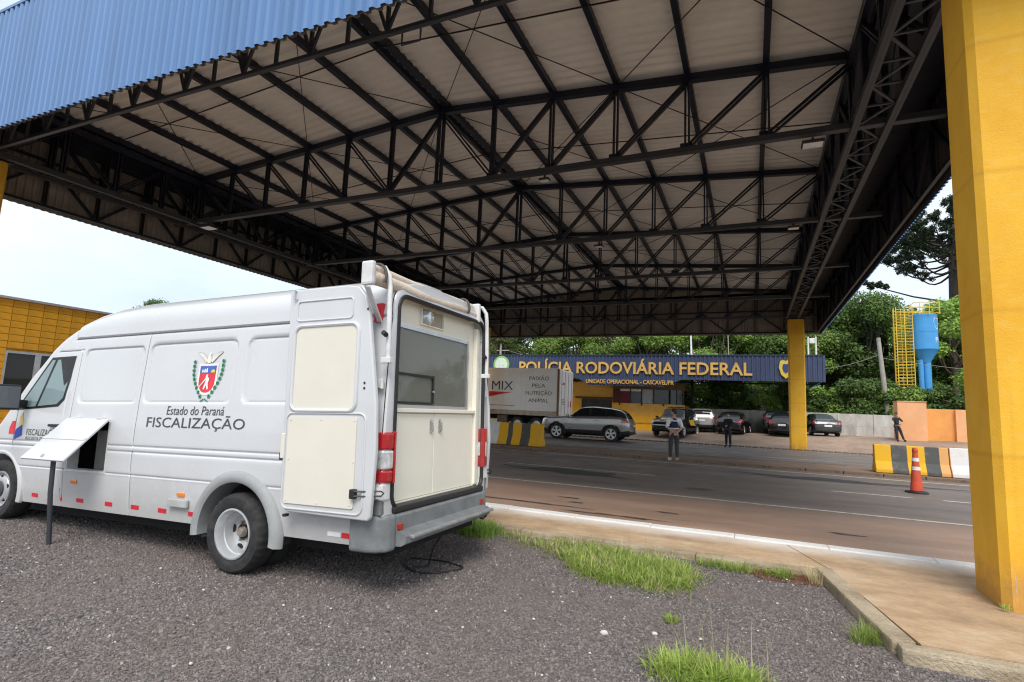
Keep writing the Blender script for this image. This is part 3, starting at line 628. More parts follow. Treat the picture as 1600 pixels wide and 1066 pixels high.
def van_y(x, z): return np.interp(z, VZ, VW)*van_plan(x) + van_disp(x, z)
HATCH = (-2.55, -1.87, .735, 1.275)
def van():
    v = thing('inspection_van', 'long white high-roof inspection van with open rear doors and side hatch', 'van', (-4.05, 4.35, 0))
    v.rotation_euler = (0, -math.atan(.034), 0)
    zb = .36
    def cluster(base, feats, offs): return sorted(set(round(float(t), 4) for t in list(base) + [f+o for f in feats for o in offs]))
    off = (-.02, -.012, -.006, 0, .006, .012, .02)
    zl = [z for z in cluster(np.arange(zb, 2.17, .035), [1.02, .965, .745, 2.15, 1.45, 2.02, .735, 1.275], off) if zb <= z <= 2.171]
    zl = [z for z in zl if not (0 < abs(z-.735) < .004 or 0 < abs(z-1.275) < .004)] + [2.172]
    xl = [x for x in cluster(np.arange(-4.82, 1.501, .045), [-2.52, -1.53, -1.43, -.20, -.06, 1.16, -1.48, -2.60, -2.72, -3.62, -2.55, -1.87], off) if -4.82 <= x <= 1.50]
    def section(x):
        zt = float(np.interp(x, TX, TZ)); zs = min(2.172, zt-.24)
        P = []
        for z in zl:
            z = min(z, zs); P.append((float(van_y(np.float64(x), np.float64(z))), z))
        w0 = P[-1][0]
        for i in range(1, 23):
            a = math.pi/2*i/22; P.append((w0*math.cos(a)**.62, zs+(zt-zs)*math.sin(a)**.62))
        return P
    S = [section(x) for x in xl]; nj = len(S[0]); nz_ = len(zl)
    arch = lambda x, z: (math.hypot(x, z-.335) < .475) or (math.hypot(x+3.8, z-.46) < .44)
    def shell(sgn, xi):
        body = MB(); scr = MB()
        V = [(xl[i], sgn*S[i][j][0], S[i][j][1]) for i in xi for j in range(nj)]
        Fb = []; Fs = []
        for a in range(len(xi)-1):
            for j in range(nj-1):
                q = (a*nj+j, (a+1)*nj+j, (a+1)*nj+j+1, a*nj+j+1)
                cx = sum(V[t][0] for t in q)/4; cz = sum(V[t][2] for t in q)/4; cy = sum(V[t][1] for t in q)/4
                if len(set(tuple(np.round(V[t], 5)) for t in q)) < 3: continue
                if j < nz_ and arch(cx, cz): continue
                if sgn < 0 and j < nz_-1 and HATCH[0] < cx < HATCH[1] and HATCH[2] < cz < HATCH[3]: continue
                if j >= nz_ and -4.0 < cx < -3.12 and abs(cy) < .74: Fs.append(q)
                else: Fb.append(q)
        return V, Fb, Fs
    V1, Fb1, Fs1 = shell(-1, list(range(len(xl)))); V2, Fb2, Fs2 = shell(1, list(range(0, len(xl)-1, 2))+[len(xl)-1])
    def compact(V, F):
        u = sorted({i for f in F for i in f}); mp = {i: k for k, i in enumerate(u)}
        return [V[i] for i in u], [tuple(mp[i] for i in f) for f in F]
    def join(parts_):
        mb = MB()
        for V, F in parts_: mb.add(*compact(V, F))
        bm = bmesh.new(); vs_ = [bm.verts.new(p) for p in mb.V]
        for f in mb.F:
            try: bm.faces.new([vs_[i] for i in f])
            except ValueError: pass
        bmesh.ops.remove_doubles(bm, verts=bm.verts[:], dist=.0004); bmesh.ops.recalc_face_normals(bm, faces=bm.faces[:])
        return bm
    def from_bm(name, bm, m, par, ang=50):
        me = bpy.data.meshes.new(name); bm.to_mesh(me); bm.free(); me.materials.append(m)
        me.polygons.foreach_set('use_smooth', [True]*len(me.polygons)); me.set_sharp_from_angle(angle=R(ang))
        o = bpy.data.objects.new(name, me); return link(o, par)
    from_bm('body', join([(V1, Fb1), (V2, Fb2)]), white_m, v)
    from_bm('windscreen', join([(V1, Fs1), (V2, Fs2)]), car_glass, v)
    # nose plate, bumper, headlight (front of the van)
    MB().box(-4.86, -4.6, -.72, .72, .5, .95, .06).build('grille', grey_pl, v); MB().box(-4.93, -4.45, -.80, .80, .22, .52, .07).build('front_bumper', grey_pl, v)
    for s in (-1, 1): MB().box(-4.80, -4.55, s*.70-.10, s*.70+.10, .72, .96, .05).build('headlight', clear_l, v)
    # --- rear ring with door opening
    sec = S[-1]; outl = [(-p[0], p[1]) for p in sec] + [(p[0], p[1]) for p in reversed(sec)]
    op = rrect(-.77, .805, .61, 2.355, .12, 8)
    c0 = (0., 1.45)
    def radial(P):
        D = []
        P = P + [P[0]]
        for a, b in zip(P[:-1], P[1:]):
            for t in np.linspace(0, 1, 14, endpoint=False): D.append((a[0]+(b[0]-a[0])*t-c0[0], a[1]+(b[1]-a[1])*t-c0[1]))
        D = np.array(D); an = np.arctan2(D[:, 1], D[:, 0]); r = np.hypot(D[:, 0], D[:, 1]); o = np.argsort(an)
        return lambda t: np.interp(t, an[o], r[o], period=2*math.pi)
    ro, ri = radial(outl), radial(op); n = 160; mb = MB(); Vv = []
    for i in range(n):
        t = -math.pi+2*math.pi*i/n; c, s = math.cos(t), math.sin(t); a, b = float(ro(t)), float(ri(t))
        for rad, x in ((a+.003, 1.612), (a-.006, 1.628), (a-.35*(a-b), 1.633), (b, 1.63), (b-.004, 1.50)): Vv.append((x, c0[0]+c*rad, c0[1]+s*rad))
    mb.add(Vv, [(i*5+k, ((i+1) % n)*5+k, ((i+1) % n)*5+k+1, i*5+k+1) for i in range(n) for k in range(4)])
    mb.build('rear_frame', white_m, v, True, 40)
    MB().tube([(1.628, p[0]*.985-.001, 1.47+(p[1]-1.47)*.985) for p in rrect(-.77, .805, .612, 2.352, .12, 8)], .020, 8, closed=True).build('door_seal', black_pl, v, True)
    MB().box(1.52, 1.665, -.75, .77, .600, .650, .015).build('sill_plate', black_pl, v)
    # --- fitted rear counter, almost flush with the tail
    q = 1.535
    MB().box(q-.05, q+.035, -.78, .80, .630, .66).build('plinth', counter_m, v)
    MB().prism([(-.785, .66), (.805, .66), (.805, 2.35), (.60, 2.35), (.60, 1.44), (-.785, 1.44)], 'x', q-.05, q).build('counter_frame', counter_m, v)
    for k, (a, b) in enumerate(((-.765, -.053), (-.045, .705))):
        d = MB().box(q, q+.022, a, b, .665, 1.372, .006).build('cupboard_door', counter_m, v)
        hy = -.105 if k == 0 else .045
        h = MB(); h.prism(rrect(hy-.022, hy+.022, 1.195, 1.325, .021, 5), 'x', q+.022, q+.028); h.tube([(q+.028, hy, 1.21), (q+.05, hy, 1.23), (q+.05, hy, 1.29), (q+.028, hy, 1.31)], .007, 8)
        if k: h.tube([(q+.03, hy, 1.265), (q+.05, hy-.03, 1.26)], .006, 8)
        h.build('handle', alu_m, d, True)
    MB().box(q, q+.045, -.78, .715, 1.380, 1.415, .006).build('counter_top', counter_m, v)
    MB().prism([(-.785, 2.125), (.60, 2.125), (.60, 2.35), (-.785, 2.35)], 'x', q-.05, q-.004).build('header_panel', counter_m, v)
    MB().box(q, q+.05, .715, .80, .66, 2.28, .012).build('side_post', counter_m, v)
    lb = MB()
    for (a, b, c, d) in ((-.305, -.295, 2.165, 2.325), (.075, .085, 2.165, 2.325), (-.295, .075, 2.165, 2.175), (-.295, .075, 2.315, 2.325)): lb.box(q-.003, q+.02, a, b, c, d)
    lb.build('lamp_frame', counter_m, v); MB().box(q-.003, q+.001, -.295, .075, 2.175, 2.315).build('lamp_recess', mat('tan_recess', (.40, .35, .27), .6), v)
    MB().lathe([(.001, .05), (.05, .045), (.075, .02), (.08, 0)], (q+.002, -.20, 2.245), 'x', 20).build('bulkhead_lamp', clear_l, v, True)
    fr = MB()
    for (a, b, c, d) in ((-.78, .60, 2.095, 2.125), (-.78, .60, 1.415, 1.445), (.57, .60, 1.446, 2.094), (-.78, -.755, 1.446, 2.094)): fr.box(q-.01, q+.015, a, b, c, d)
    fr.build('window_frame', alu_m, v)
    MB().box(q-.004, q+.001, -.755, .57, 1.445, 2.095).build('window_glass', pane_m, v)
    iw = MB()
    for (a, b, c, d) in ((-.755, -.06, 1.695, 1.715), (-.08, -.06, 1.46, 1.694), (-.755, -.081, 1.46, 1.472)): iw.box(q+.003, q+.018, a, b, c, d)
    iw.build('hatch_window_frame', black_pl, v); MB().box(q+.018, q+.03, -.095, -.07, 1.565, 1.58).build('hatch_latch', alu_m, v)
    # office room inside
    rm = MB(); x0, x1, y0, y1, z0, z1 = .25, 1.48, -.79, .79, .70, 2.36
    rm.add([(x0, y0, z0), (x1, y0, z0), (x1, y1, z0), (x0, y1, z0), (x0, y0, z1), (x1, y0, z1), (x1, y1, z1), (x0, y1, z1)], [(0, 1, 2, 3), (7, 6, 5, 4), (3, 2, 6, 7), (0, 3, 7, 4), (4, 5, 1, 0)])
    mesh('cabin_lining', rm.V, rm.F, mat('cabin_lining', (.72, .70, .60), .6), v)
    MB().box(1.1, 1.16, .25, .32, 1.43, 2.2, .01).build('cabin_locker', mat('locker', (.45, .45, .42), .5), v); MB().box(.9, 1.46, -.77, .40, 1.40, 1.43).build('desk', mat('desk_top', (.30, .26, .2), .5), v)
    mb = MB(); mb.tube([(1.2, .30, 1.44), (1.15, .36, 1.50), (1.1, .30, 1.46), (1.05, .2, 1.45)], .012, 8); mb.build('desk_cable', black_pl, v, True)
    # --- tail lamps, hinges, reflectors
    def stack(s):
        tl = part('tail_lamp', v)
        for (z0, z1, m) in ((1.09, 1.225, red_l), (.94, 1.088, clear_l), (.84, .938, red_l)):
            P = [(1.44, .908), (1.56, .908), (1.63, .892), (1.662, .85), (1.664, .79), (1.58, .785), (1.44, .82)]
            o = MB().prism([(x, s*y) for x, y in P], 'z', z0, z1).build('lens', m, tl)
            bv = o.modifiers.new('b', 'BEVEL'); bv.width = .018; bv.segments = 3
        MB().box(1.62, 1.668, s*.782-.010, s*.782+.010, .835, 1.23, .005).build('lamp_housing', red_l, tl)
        MB().box(1.40, 1.645, min(s*.80, s*.897), max(s*.80, s*.897), .715, .832, .008).build('hinge_plate', whitep_m, v)
        for z in (1.60, .77):
            h = MB().box(1.47, 1.60, s*.885-.02, s*.885+.012, z-.035, z+.035, .006); h.tube([(1.60, s*.90, z-.04), (1.60, s*.90, z+.04)], .014, 10); h.tube([(1.49, s*.90, z-.03), (1.49, s*.90, z+.03)], .010, 8)
            h.build('door_hinge', whitep_m, v, True)
        MB().prism([(1.46, 2.10), (1.52, 2.10), (1.545, 2.25), (1.485, 2.25)], 'y', s*.862, s*.82).build('reflector', red_r, v)
    stack(-1); stack(1)
    # --- bumper with step
    MB().prism([(1.42, .595), (1.655, .595), (1.675, .575), (1.68, .47), (1.745, .455), (1.765, .435), (1.765, .385), (1.72, .36), (1.45, .345)], 'y', -.74, .72).build('rear_bumper', grey_pl, v)
    MB().box(1.60, 1.80, -.68, .74, .412, .440, .010).build('step_plate', mat('worn_step', (.36, .37, .37), .5, .3, .2, 9, dirt=(.25, .24, .22), dscale=6), v)
    for s in (-1, 1):
        P = [(1.36, .922), (1.52, .922), (1.60, .90), (1.665, .84), (1.68, .735), (1.40, .735), (1.36, .86)]
        o = MB().prism([(x, s*y) for x, y in P], 'z', .325, .715 if 0 else .60).build('bumper_corner', grey_pl, v); bv = o.modifiers.new('b', 'BEVEL'); bv.width = .03; bv.segments = 3
        MB().box(1.38, 1.63, min(s*.80, s*.89), max(s*.80, s*.89), .60, .714, .012).build('bumper_upright', grey_pl, v)
        MB().box(1.675, 1.69, s*.70-.035, s*.70+.035, .475, .525, .006).build('rear_reflector', red_l, v)
    mb = MB(); mb.tube([(1.62, .62, .38), (1.72, .66, .34), (1.74, .70, .37)], .010, 8); mb.build('tow_hook', black_pl, v, True)
    # --- rear doors folded back along the sides
    def door(s):
        d = part('rear_door', v)
        sh = lambda x, y: s*(.948 + y + (1.50-x)*.012)
        fx = lambda x: (x-4.05)*1.012+4.05
        def slab(P, y0, y1):
            k = len(P); V = [(x, sh(x, y0), z) for x, z in P] + [(x, sh(x, y1), z) for x, z in P]
            return V, [tuple(range(k)), tuple(range(2*k-1, k-1, -1))] + [(i, i+k, (i+1) % k+k, (i+1) % k) for i in range(k)]
        out = [(.615, 2.372), (.63, 2.395), (1.22, 2.39), (1.32, 2.37), (1.385, 2.30), (1.43, 2.15), (1.53, 1.45), (1.545, 1.1), (1.52, .60), (1.50, .575), (.74, .585), (.685, .61), (.66, .67), (.64, 1.0), (.63, 1.5)]
        o = MB().add(*slab(out, 0, .045)).build('panel', white_m, d); bv = o.modifiers.new('b', 'BEVEL'); bv.width = .012; bv.segments = 3; o.data.polygons.foreach_set('use_smooth', [True]*len(o.data.polygons)); o.data.set_sharp_from_angle(angle=R(40))
        def ring(b, r, rad):
            P = rrect(*b, r, 6); return MB().tube([(x, sh(x, .047), z) for x, z in P], rad, 8, closed=True)
        ring((.70, 1.345, 1.385, 2.075), .07, .017).build('window_rim', white_m, d, True)
        MB().add(*slab(rrect(.72, 1.33, 1.40, 2.06, .06, 6), .040, .050)).build('upper_trim', cream_m, d)
        ring((.71, 1.275, 2.12, 2.285), .03, .007).build('pressed_rim', white_m, d, True)
        lt = MB().add(*slab(rrect(.695, 1.37, .655, 1.335, .015, 3), .046, .054)).build('lower_trim', cream_m, d)
        sc = MB()
        for (x, z) in ((.72, .68), (.72, 1.31), (1.35, 1.31), (1.34, .68), (.72, 1.0), (1.355, 1.0), (1.03, .675), (1.03, 1.315)): sc.lathe([(.001, .003), (.006, .003), (.008, 0)], (x, sh(x, .055), z), 'y', 8, s)
        sc.build('screws', whitep_m, lt)
        ring((.665, 1.45, .615, 1.365), .06, .008).build('lower_rim', white_m, d, True)
        lk = MB(); x = .655; lk.box(x-.025, x+.015, min(sh(x, .0), sh(x, .06)), max(sh(x, .0), sh(x, .06)), 1.0, 1.20, .006); lk.build('lock', cream_m, d)
        MB().box(.61, .645, sh(.63, .02)-.03, sh(.63, .02)+.03, .985, 1.05, .01).build('latch', black_pl, d)
        MB().box(.69, .72, sh(.7, .03)-.02, sh(.7, .03)+.02, .548, .568).build('buffer', black_pl, d)
        cs = MB().box(1.36, 1.405, sh(1.38, .07)-.022, sh(1.38, .07)+.022, .735, .805, .008); x = 1.40
        cs.tube([(1.40, sh(1.4, .085), .79), (1.57, s*.93, .79), (1.585, s*.92, .775), (1.57, s*.93, .755), (1.40, sh(1.4, .085), .755)], .007, 6)
        cs.build('check_strap', black_pl, d)
        hk = MB(); hk.tube([(.68, sh(.68, .05), 2.375), (.68, sh(.68, .07), 2.38), (.68, sh(.68, .07), 2.31), (.70, sh(.7, .05), 2.31)], .008, 6); hk.build('roof_hook', alu_m, d, True)
        for z in (1.56, 1.60, 2.18): MB().lathe([(.001, .002), (.010, .002)], (1.42, sh(1.42, .047), z), 'y', 10, s).build('plug_hole', black_pl, d)
        for o in d.children_recursive if hasattr(d, 'children_recursive') else []:
            for vv in o.data.vertices: vv.co.x = fx(vv.co.x)
    door(-1); door(1)
    # --- side hatch: reveal, flap on hinges, interior
    a, b, c, e = HATCH; yo = -.895
    rv = MB()
    for (p, q, r_, t_) in ((a, a+.02, c, e), (b-.02, b, c, e), (a+.02, b-.02, c, c+.02), (a+.02, b-.02, e-.02, e)): rv.box(p, q, yo-.006, yo+.10, r_, t_)
    rv.build('hatch_reveal', whitep_m, v)
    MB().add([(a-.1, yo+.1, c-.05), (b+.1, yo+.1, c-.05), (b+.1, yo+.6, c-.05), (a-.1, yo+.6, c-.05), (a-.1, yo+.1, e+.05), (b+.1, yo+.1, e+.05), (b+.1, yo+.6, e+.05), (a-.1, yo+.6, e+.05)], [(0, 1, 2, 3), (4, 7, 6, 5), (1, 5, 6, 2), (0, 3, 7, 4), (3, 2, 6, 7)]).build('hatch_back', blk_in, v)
    MB().box(-2.36, -2.10, yo+.16, yo+.34, c-.02, e-.12, .01).build('hatch_equipment', mat('dull_metal', (.28, .28, .27), .5, .5), v); MB().box(-2.02, -1.97, yo+.11, yo+.3, c-.02, e-.03, .01).build('hatch_duct', whitep_m, v)
    fl = part('hatch_flap', v)
    p0 = Vector((0, yo-.02, 1.27)); dv = Vector((0, -.36, -.385)); nrm = Vector((0, -dv.z, dv.y)).normalized()*-1
    nrm = Vector((0, -.73, .68))
    def fp(x, t, h): w = p0+dv*t+nrm*h; return (x, w.y, w.z)
    def fslab(x0, x1, t0, t1, h0, h1):
        V = [fp(x, t, h) for h in (h0, h1) for x, t in ((x0, t0), (x1, t0), (x1, t1), (x0, t1))]
        return V, [(0, 1, 2, 3), (7, 6, 5, 4), (0, 4, 5, 1), (1, 5, 6, 2), (2, 6, 7, 3), (3, 7, 4, 0)]
    o = MB().add(*fslab(a-.02, b+.02, .0, 1.02, 0, .022)).build('skin', white_m, fl); bv = o.modifiers.new('b', 'BEVEL'); bv.width = .006; bv.segments = 2
    MB().add(*fslab(a-.015, b+.015, .485, .545, .0225, .030)).build('crease', white_m, fl)
    lk = Vector(fp((a+b)/2-.02, .94, .022)); MB().tube([lk, lk+nrm*.012], .018, 12).build('lock', alu_m, fl, True)
    for x in (a+.12, b-.12): MB().box(x-.04, x+.04, yo-.05, yo-.005, 1.262, 1.295, .004).build('hinge', whitep_m, fl)
    # --- wheels
    def arch_flare(cx, cz, r0, r1, a0, a1, s, out, m, name):
        n_ = 40; Vq = []
        for i in range(n_+1):
            t = R(a0+(a1-a0)*i/n_); ct, st = math.cos(t), math.sin(t)
            for rad, yy in ((r0, .70), (r0, .895+out*.8), (r0+.02, .90+out), (r1-.035, .90+out), (r1, .895), (r1+.004, .87)): Vq.append((cx+rad*ct, s*yy, cz+rad*st))
        Fq = [(i*6+k, (i+1)*6+k, (i+1)*6+k+1, i*6+k+1) for i in range(n_) for k in range(5)]
        MB().add(Vq, Fq).build(name, m, v, True, 50)
    for s in (-1, 1):
        arch_flare(0, .335, .43, .535, -8, 186, s, .035, flare_m, 'wheel_flare'); arch_flare(-3.8, .46, .405, .465, -14, 194, s, .012, white_m, 'wheel_lip')
        for cx, cz, r_ in ((0, .335, .44), (-3.8, .46, .42)):
            w = MB(); n_ = 20; Vw = []
            for i in range(n_+1):
                t = R(-10+200*i/n_)
                for yy in (.87, .42): Vw.append((cx+r_*math.cos(t), s*yy, cz+r_*math.sin(t)))
            w.add(Vw, [(i*2, i*2+1, i*2+3, i*2+2) for i in range(n_)])
            w.build('wheel_housing', mat('wheel_housing', (.10, .10, .10), .9, 0, .2, 6), v, True)
    def tyre(par, cx, cz, yo_, wd, rt, rr, s):
        n_ = 96; prof = [(rr, .01), (rr+.02, -.002), (rt-.07, -.012), (rt-.03, -.004), (rt-.008, .018), (rt, .045), (rt, wd/2), (rt, wd-.045), (rt-.008, wd-.018), (rt-.03, wd+.004), (rr+.02, wd), (rr, wd-.01)]
        Vt = []
        for i, (rad, yy) in enumerate(prof):
            for q in range(n_):
                an = 2*math.pi*q/n_; rq = rad - (.010 if (i in (4, 5, 7, 8) and q % 3 == 0) else 0)
                Vt.append((cx+rq*math.cos(an), s*(yo_-yy), cz+rq*math.sin(an)))
        Ft = [(i*n_+q, i*n_+(q+1) % n_, (i+1)*n_+(q+1) % n_, (i+1)*n_+q) for i in range(len(prof)-1) for q in range(n_)]
        return MB().add(Vt, Ft).build('tyre', rubber, par, True, 28)
    for s in (-1, 1):
        for (cx, cz, front) in ((0, .335, 0), (-3.8, .335+.034*3.8, 1)):
            w = part('wheel', v)
            if front:
                tyre(w, cx, cz, .885, .20, .335, .205, s)
                MB().lathe([(.205, .86), (.20, .885), (.185, .882), (.178, .85), (.165, .845), (.15, .87), (.11, .885), (.085, .882)], (cx, 0, cz), 'y', 40, s).build('rim', rim_m, w, True)
                MB().lathe([(.001, .915), (.05, .912), (.085, .895), (.09, .87)], (cx, 0, cz), 'y', 28, s).build('hub_cap', mat('hub_dark', (.06, .06, .065), .5), w, True)
                for k in range(5):
                    t = 2*math.pi*k/5+.3; MB().lathe([(.001, .8765), (.022, .8765), (.024, .85)], (cx+.135*math.cos(t), 0, cz+.135*math.sin(t)), 'y', 12, s).build('vent_hole', blk_in, w)
            else:
                tyre(w, cx, cz, .915, .195, .335, .205, s); tyre(w, cx, cz, .665, .195, .335, .205, s)
                MB().lathe([(.206, .895), (.212, .92), (.198, .922), (.190, .90), (.182, .85), (.172, .845), (.165, .80), (.155, .775), (.12, .77), (.075, .765), (.072, .80)], (cx, 0, cz), 'y', 48, s).build('rim', rim_m, w, True, 40)
                h = MB().lathe([(.001, .845), (.03, .845), (.04, .83), (.045, .79), (.07, .785), (.075, .76)], (cx, 0, cz), 'y', 24, s).build('hub', rust_m, w, True)
                nb = MB()
                for k in range(6):
                    t = 2*math.pi*k/6; nb.lathe([(.001, .80), (.012, .80), (.013, .765)], (cx+.085*math.cos(t), 0, cz+.085*math.sin(t)), 'y', 6, s)
                nb.build('wheel_nuts', rust_m, h)
                for k in range(5):
                    t = 2*math.pi*k/5+.55; P = []
                    for i in range(14):
                        an = 2*math.pi*i/14; ra, ta = .145+.020*math.cos(an), t+.24*math.sin(an); P.append((cx+ra*math.cos(ta), cz+ra*math.sin(ta)))
                    MB().prism(P, 'y', s*.760, s*.778).build('vent_hole', blk_in, w)
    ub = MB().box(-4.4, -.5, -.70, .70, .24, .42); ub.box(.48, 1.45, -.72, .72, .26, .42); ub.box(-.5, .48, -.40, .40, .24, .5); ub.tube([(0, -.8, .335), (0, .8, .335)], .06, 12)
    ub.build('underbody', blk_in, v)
    sp = MB().lathe([(.001, .0), (.30, .0), (.32, .05), (.32, .15), (.30, .19), (.001, .19)], (1.05, 0, .22), 'z', 24).build('spare_wheel', rubber, v, True)
    # --- side window of the cab, mirror, handle
    yy = lambda x, z, o_: -float(van_y(np.float64(x), np.float64(z))) - o_
    def decal(name, P, m, o_=.003, par=v): return mesh(name, [(x, yy(x, z, o_), z) for x, z in P], [tuple(range(len(P)))], m, par)
    G = [(-3.60, 1.385), (-2.87, 1.43), (-2.775, 1.50), (-2.72, 1.93), (-3.12, 1.925)]
    fr_ = [(-3.66, 1.36), (-2.84, 1.405), (-2.745, 1.48), (-2.685, 1.96), (-3.14, 1.955)]
    decal('window_seal', fr_, black_pl, .004); win = decal('side_window', G, glass_mat('side_glass', (.22, .30, .31), dark=1), .007)
    mesh('quarter_divider', [(x, yy(x, z, .010), z) for x, z in ((-3.27, 1.40), (-3.235, 1.40), (-3.02, 1.93), (-3.055, 1.93))], [(0, 1, 2, 3)], black_pl, win)
    hd = MB(); hx, hz = -2.80, 1.20; hy = yy(hx, hz, 0); hd.box(hx-.11, hx+.07, hy-.035, hy+.002, hz-.014, hz+.014, .008); hd.build('door_handle', black_pl, v)
    mr = part('wing_mirror', v)
    MB().box(-3.46, -3.33, -1.24, -1.00, 1.36, 1.64, .035).build('housing', black_pl, mr); MB().box(-3.335, -3.322, -1.222, -1.02, 1.382, 1.618, .008).build('mirror_glass', glass_mat('mirror_silver', (.12, .13, .14), dark=1), mr); bar('arm', mr, (-3.40, -1.01, 1.43), (-3.50, -.86, 1.42), .09, .06, black_pl)
    MB().box(-.86+.0, -.60, -.925, -.895, .50, .57, .008).build('fuel_flap', mat('grey_trim', (.42, .42, .41), .6), v)
    for (x, z) in ((-2.38, .63), (-.72, .61)): o = MB().box(x-.05, x+.05, yy(x, z, .012), yy(x, z, -.01), z-.018, z+.018, .006).build('side_marker', amber_l, v)
    for x in (-3.09, -2.27, -1.79, -1.38, -.98, -.56, 1.20):
        z = .445 if x < 1 else .425
        decal('red_tape', [(x-.062, z-.019), (x+.055, z-.021), (x+.062, z+.020), (x-.055, z+.022)], red_r)
        if x > 1: decal('white_tape', [(x-.20, z-.014), (x-.068, z-.016), (x-.062, z+.02), (x-.195, z+.021)], wht_r)
    decal('red_tape', [(-2.62, .42), (-2.585, .42), (-2.60, .55), (-2.635, .55)], red_r)
    decal('red_tape', [(-2.62, 2.24), (-2.605, 2.235), (-2.51, 2.375), (-2.555, 2.37)], red_r, .002) if 0 else None
    gp = mat('panel_gap', (.16, .16, .165), .8)
    def gap(P, w=.004):
        V = []; F = []
        for (x, z) in P: V.append((x, z))
        vert = abs(P[0][0]-P[-1][0]) < abs(P[0][1]-P[-1][1]); a = [(x-w, z) if vert else (x, z-w) for x, z in V]; b = [(x+w, z) if vert else (x, z+w) for x, z in V]; n_ = len(V)
        mesh('panel_gap', [(x, yy(x, z, .003), z) for x, z in a+b], [(i, i+1, n_+i+1, n_+i) for i in range(n_-1)], gp, v)
    gap([(-1.48, z) for z in np.arange(.42, 2.14, .04)]); gap([(-2.60, z) for z in np.arange(.44, 2.02, .04)]); gap([(x, 2.15) for x in np.arange(-2.95, 1.3, .06)], .005); gap([(-3.62, z) for z in np.arange(.92, 1.36, .04)])
    gap([(x, 2.02) for x in np.arange(-3.05, -2.59, .05)])
    # --- lettering and coat of arms on the side
    def lettering(txt, x0, x1, z0, size, bold, m, name='lettering', shear=0.):
        V, F = text_mesh(txt, size, bold, shear, 0, x1-x0)
        return mesh(name, [(x0+p[0], yy(x0+p[0], z0+p[1], .004), z0+p[1]) for p in V], F, m, v)
    lettering('FISCALIZAÇÃO', -1.30, .03, 1.215, .135, .0, ink_m)
    lettering('Estado do Paraná', -1.03, -.25, 1.335, .118, .0, ink_m, shear=.12)
    lettering('FISCALIZAÇÃO', -3.36, -2.74, 1.085, .10, .0, ink_m, 'door_lettering'); lettering('RECEITA ESTADUAL', -3.36, -2.76, 1.035, .05, .0, ink_m, 'door_lettering')
    decal('logo_yellow', [(-3.62, 1.20), (-3.50, 1.34), (-3.44, 1.20), (-3.55, 1.16)], mat('logo_yellow', (.80, .58, .16), .4)); decal('logo_red', [(-3.72, 1.16), (-3.68, 1.235), (-3.61, 1.24), (-3.60, 1.09), (-3.72, 1.09)], mat('logo_red', (.72, .03, .05), .4), .004)
    decal('logo_blue', [(-3.585, 1.14), (-3.47, 1.20), (-3.45, 1.08), (-3.60, 1.03)], mat('logo_blue', (.02, .06, .42), .4), .005)
    cr = part('coat_of_arms', v)
    cm = dict(w=mat('crest_white', (.84, .84, .83), .4), r=mat('crest_red', (.72, .035, .05), .4), b=mat('crest_blue', (.05, .14, .52), .4), g=mat('crest_green', (.03, .24, .10), .4), y=mat('crest_yellow', (.85, .62, .08), .4), k=mat('crest_grey', (.42, .40, .38), .4), c=mat('crest_cream', (.78, .74, .66), .4))
    ox, oz = -.555, 1.655       # centre of the shield
    def sh_poly(w, top, bot, k=10):
        P = [(-w, top), (w, top)]; mid = bot+(top-bot)*.45
        P += [(w*math.cos(t)**.85 if t < math.pi/2 else 0, mid-(mid-bot)*math.sin(t)) for t in np.linspace(0, math.pi/2, k)]
        P += [(-w*math.cos(t)**.85 if t < math.pi/2 else 0, mid-(mid-bot)*math.sin(t)) for t in np.linspace(math.pi/2, 0, k)][1:]
        return P
    cd = lambda nm, P, m, o_: decal(nm, [(ox+p[0], oz+p[1]) for p in P], m, o_, cr)
    cd('shield_border', sh_poly(.132, .160, -.135), cm['w'], .004); cd('shield', sh_poly(.108, .140, -.112), cm['r'], .006)
    cd('shield_sky', [(-.106, .138), (.106, .138), (.106, .075), (-.106, .075)], cm['b'], .008)
    cd('sun', [(.072+.03*math.cos(t), .075+.03*math.sin(t)) for t in np.linspace(0, math.pi, 9)], cm['y'], .009)
    for k in range(3): cd('peak', [(-.08+.028*k, .078), (-.055+.028*k, .078), (-.058+.028*k, .12-.012*(2-k)), (-.07+.026*k, .115)], cm['w'], .009)
    cd('reaper', [(-.015, .035), (-.012, .052), (.002, .06), (.016, .05), (.014, .034), (.034, .022), (.032, -.005), (.022, -.02), (.036, -.08), (.022, -.084), (.006, -.04), (-.02, -.084), (-.034, -.078), (-.012, -.015), (-.008, .012), (-.05, -.03), (-.075, -.05), (-.078, -.075), (-.085, -.045), (-.055, -.018), (-.02, .02)], cm['w'], .009)
    for s in (-1, 1):
        for k in range(9):
            t = k/8; bx = s*(.035+.135*math.sin(min(1, t*1.25)*math.pi/2)) + s*.01; bz = -.165+.33*t
            for q in (0, 1):
                an = (1.35 if q else .55)*(1 if s > 0 else -1); L_ = .042
                dx, dz = math.sin(an*.8)*L_, math.cos(an*.6)*L_; nx_, nz__ = -dz*.34, dx*.34
                cd('laurel_leaf', [(bx, bz), (bx+dx*.5+nx_, bz+dz*.5+nz__), (bx+dx, bz+dz), (bx+dx*.5-nx_, bz+dz*.5-nz__)][::(1 if s > 0 else -1)], cm['g'], .007+.0004*k)
        cd('stem', [(0, -.175), (s*.05, -.20), (s*.055, -.192), (s*.008, -.165)], cm['g'], .0075)
        W = [(s*.02, .175), (s*.045, .165), (s*.10, .215), (s*.17, .27), (s*.165, .275), (s*.105, .268), (s*.055, .235), (s*.025, .20)]
        cd('wing', W, cm['k'], .006); cd('wing_feathers', [(p[0]*.93+s*.004, .22+(p[1]-.22)*.84) for p in W], cm['c'], .008)
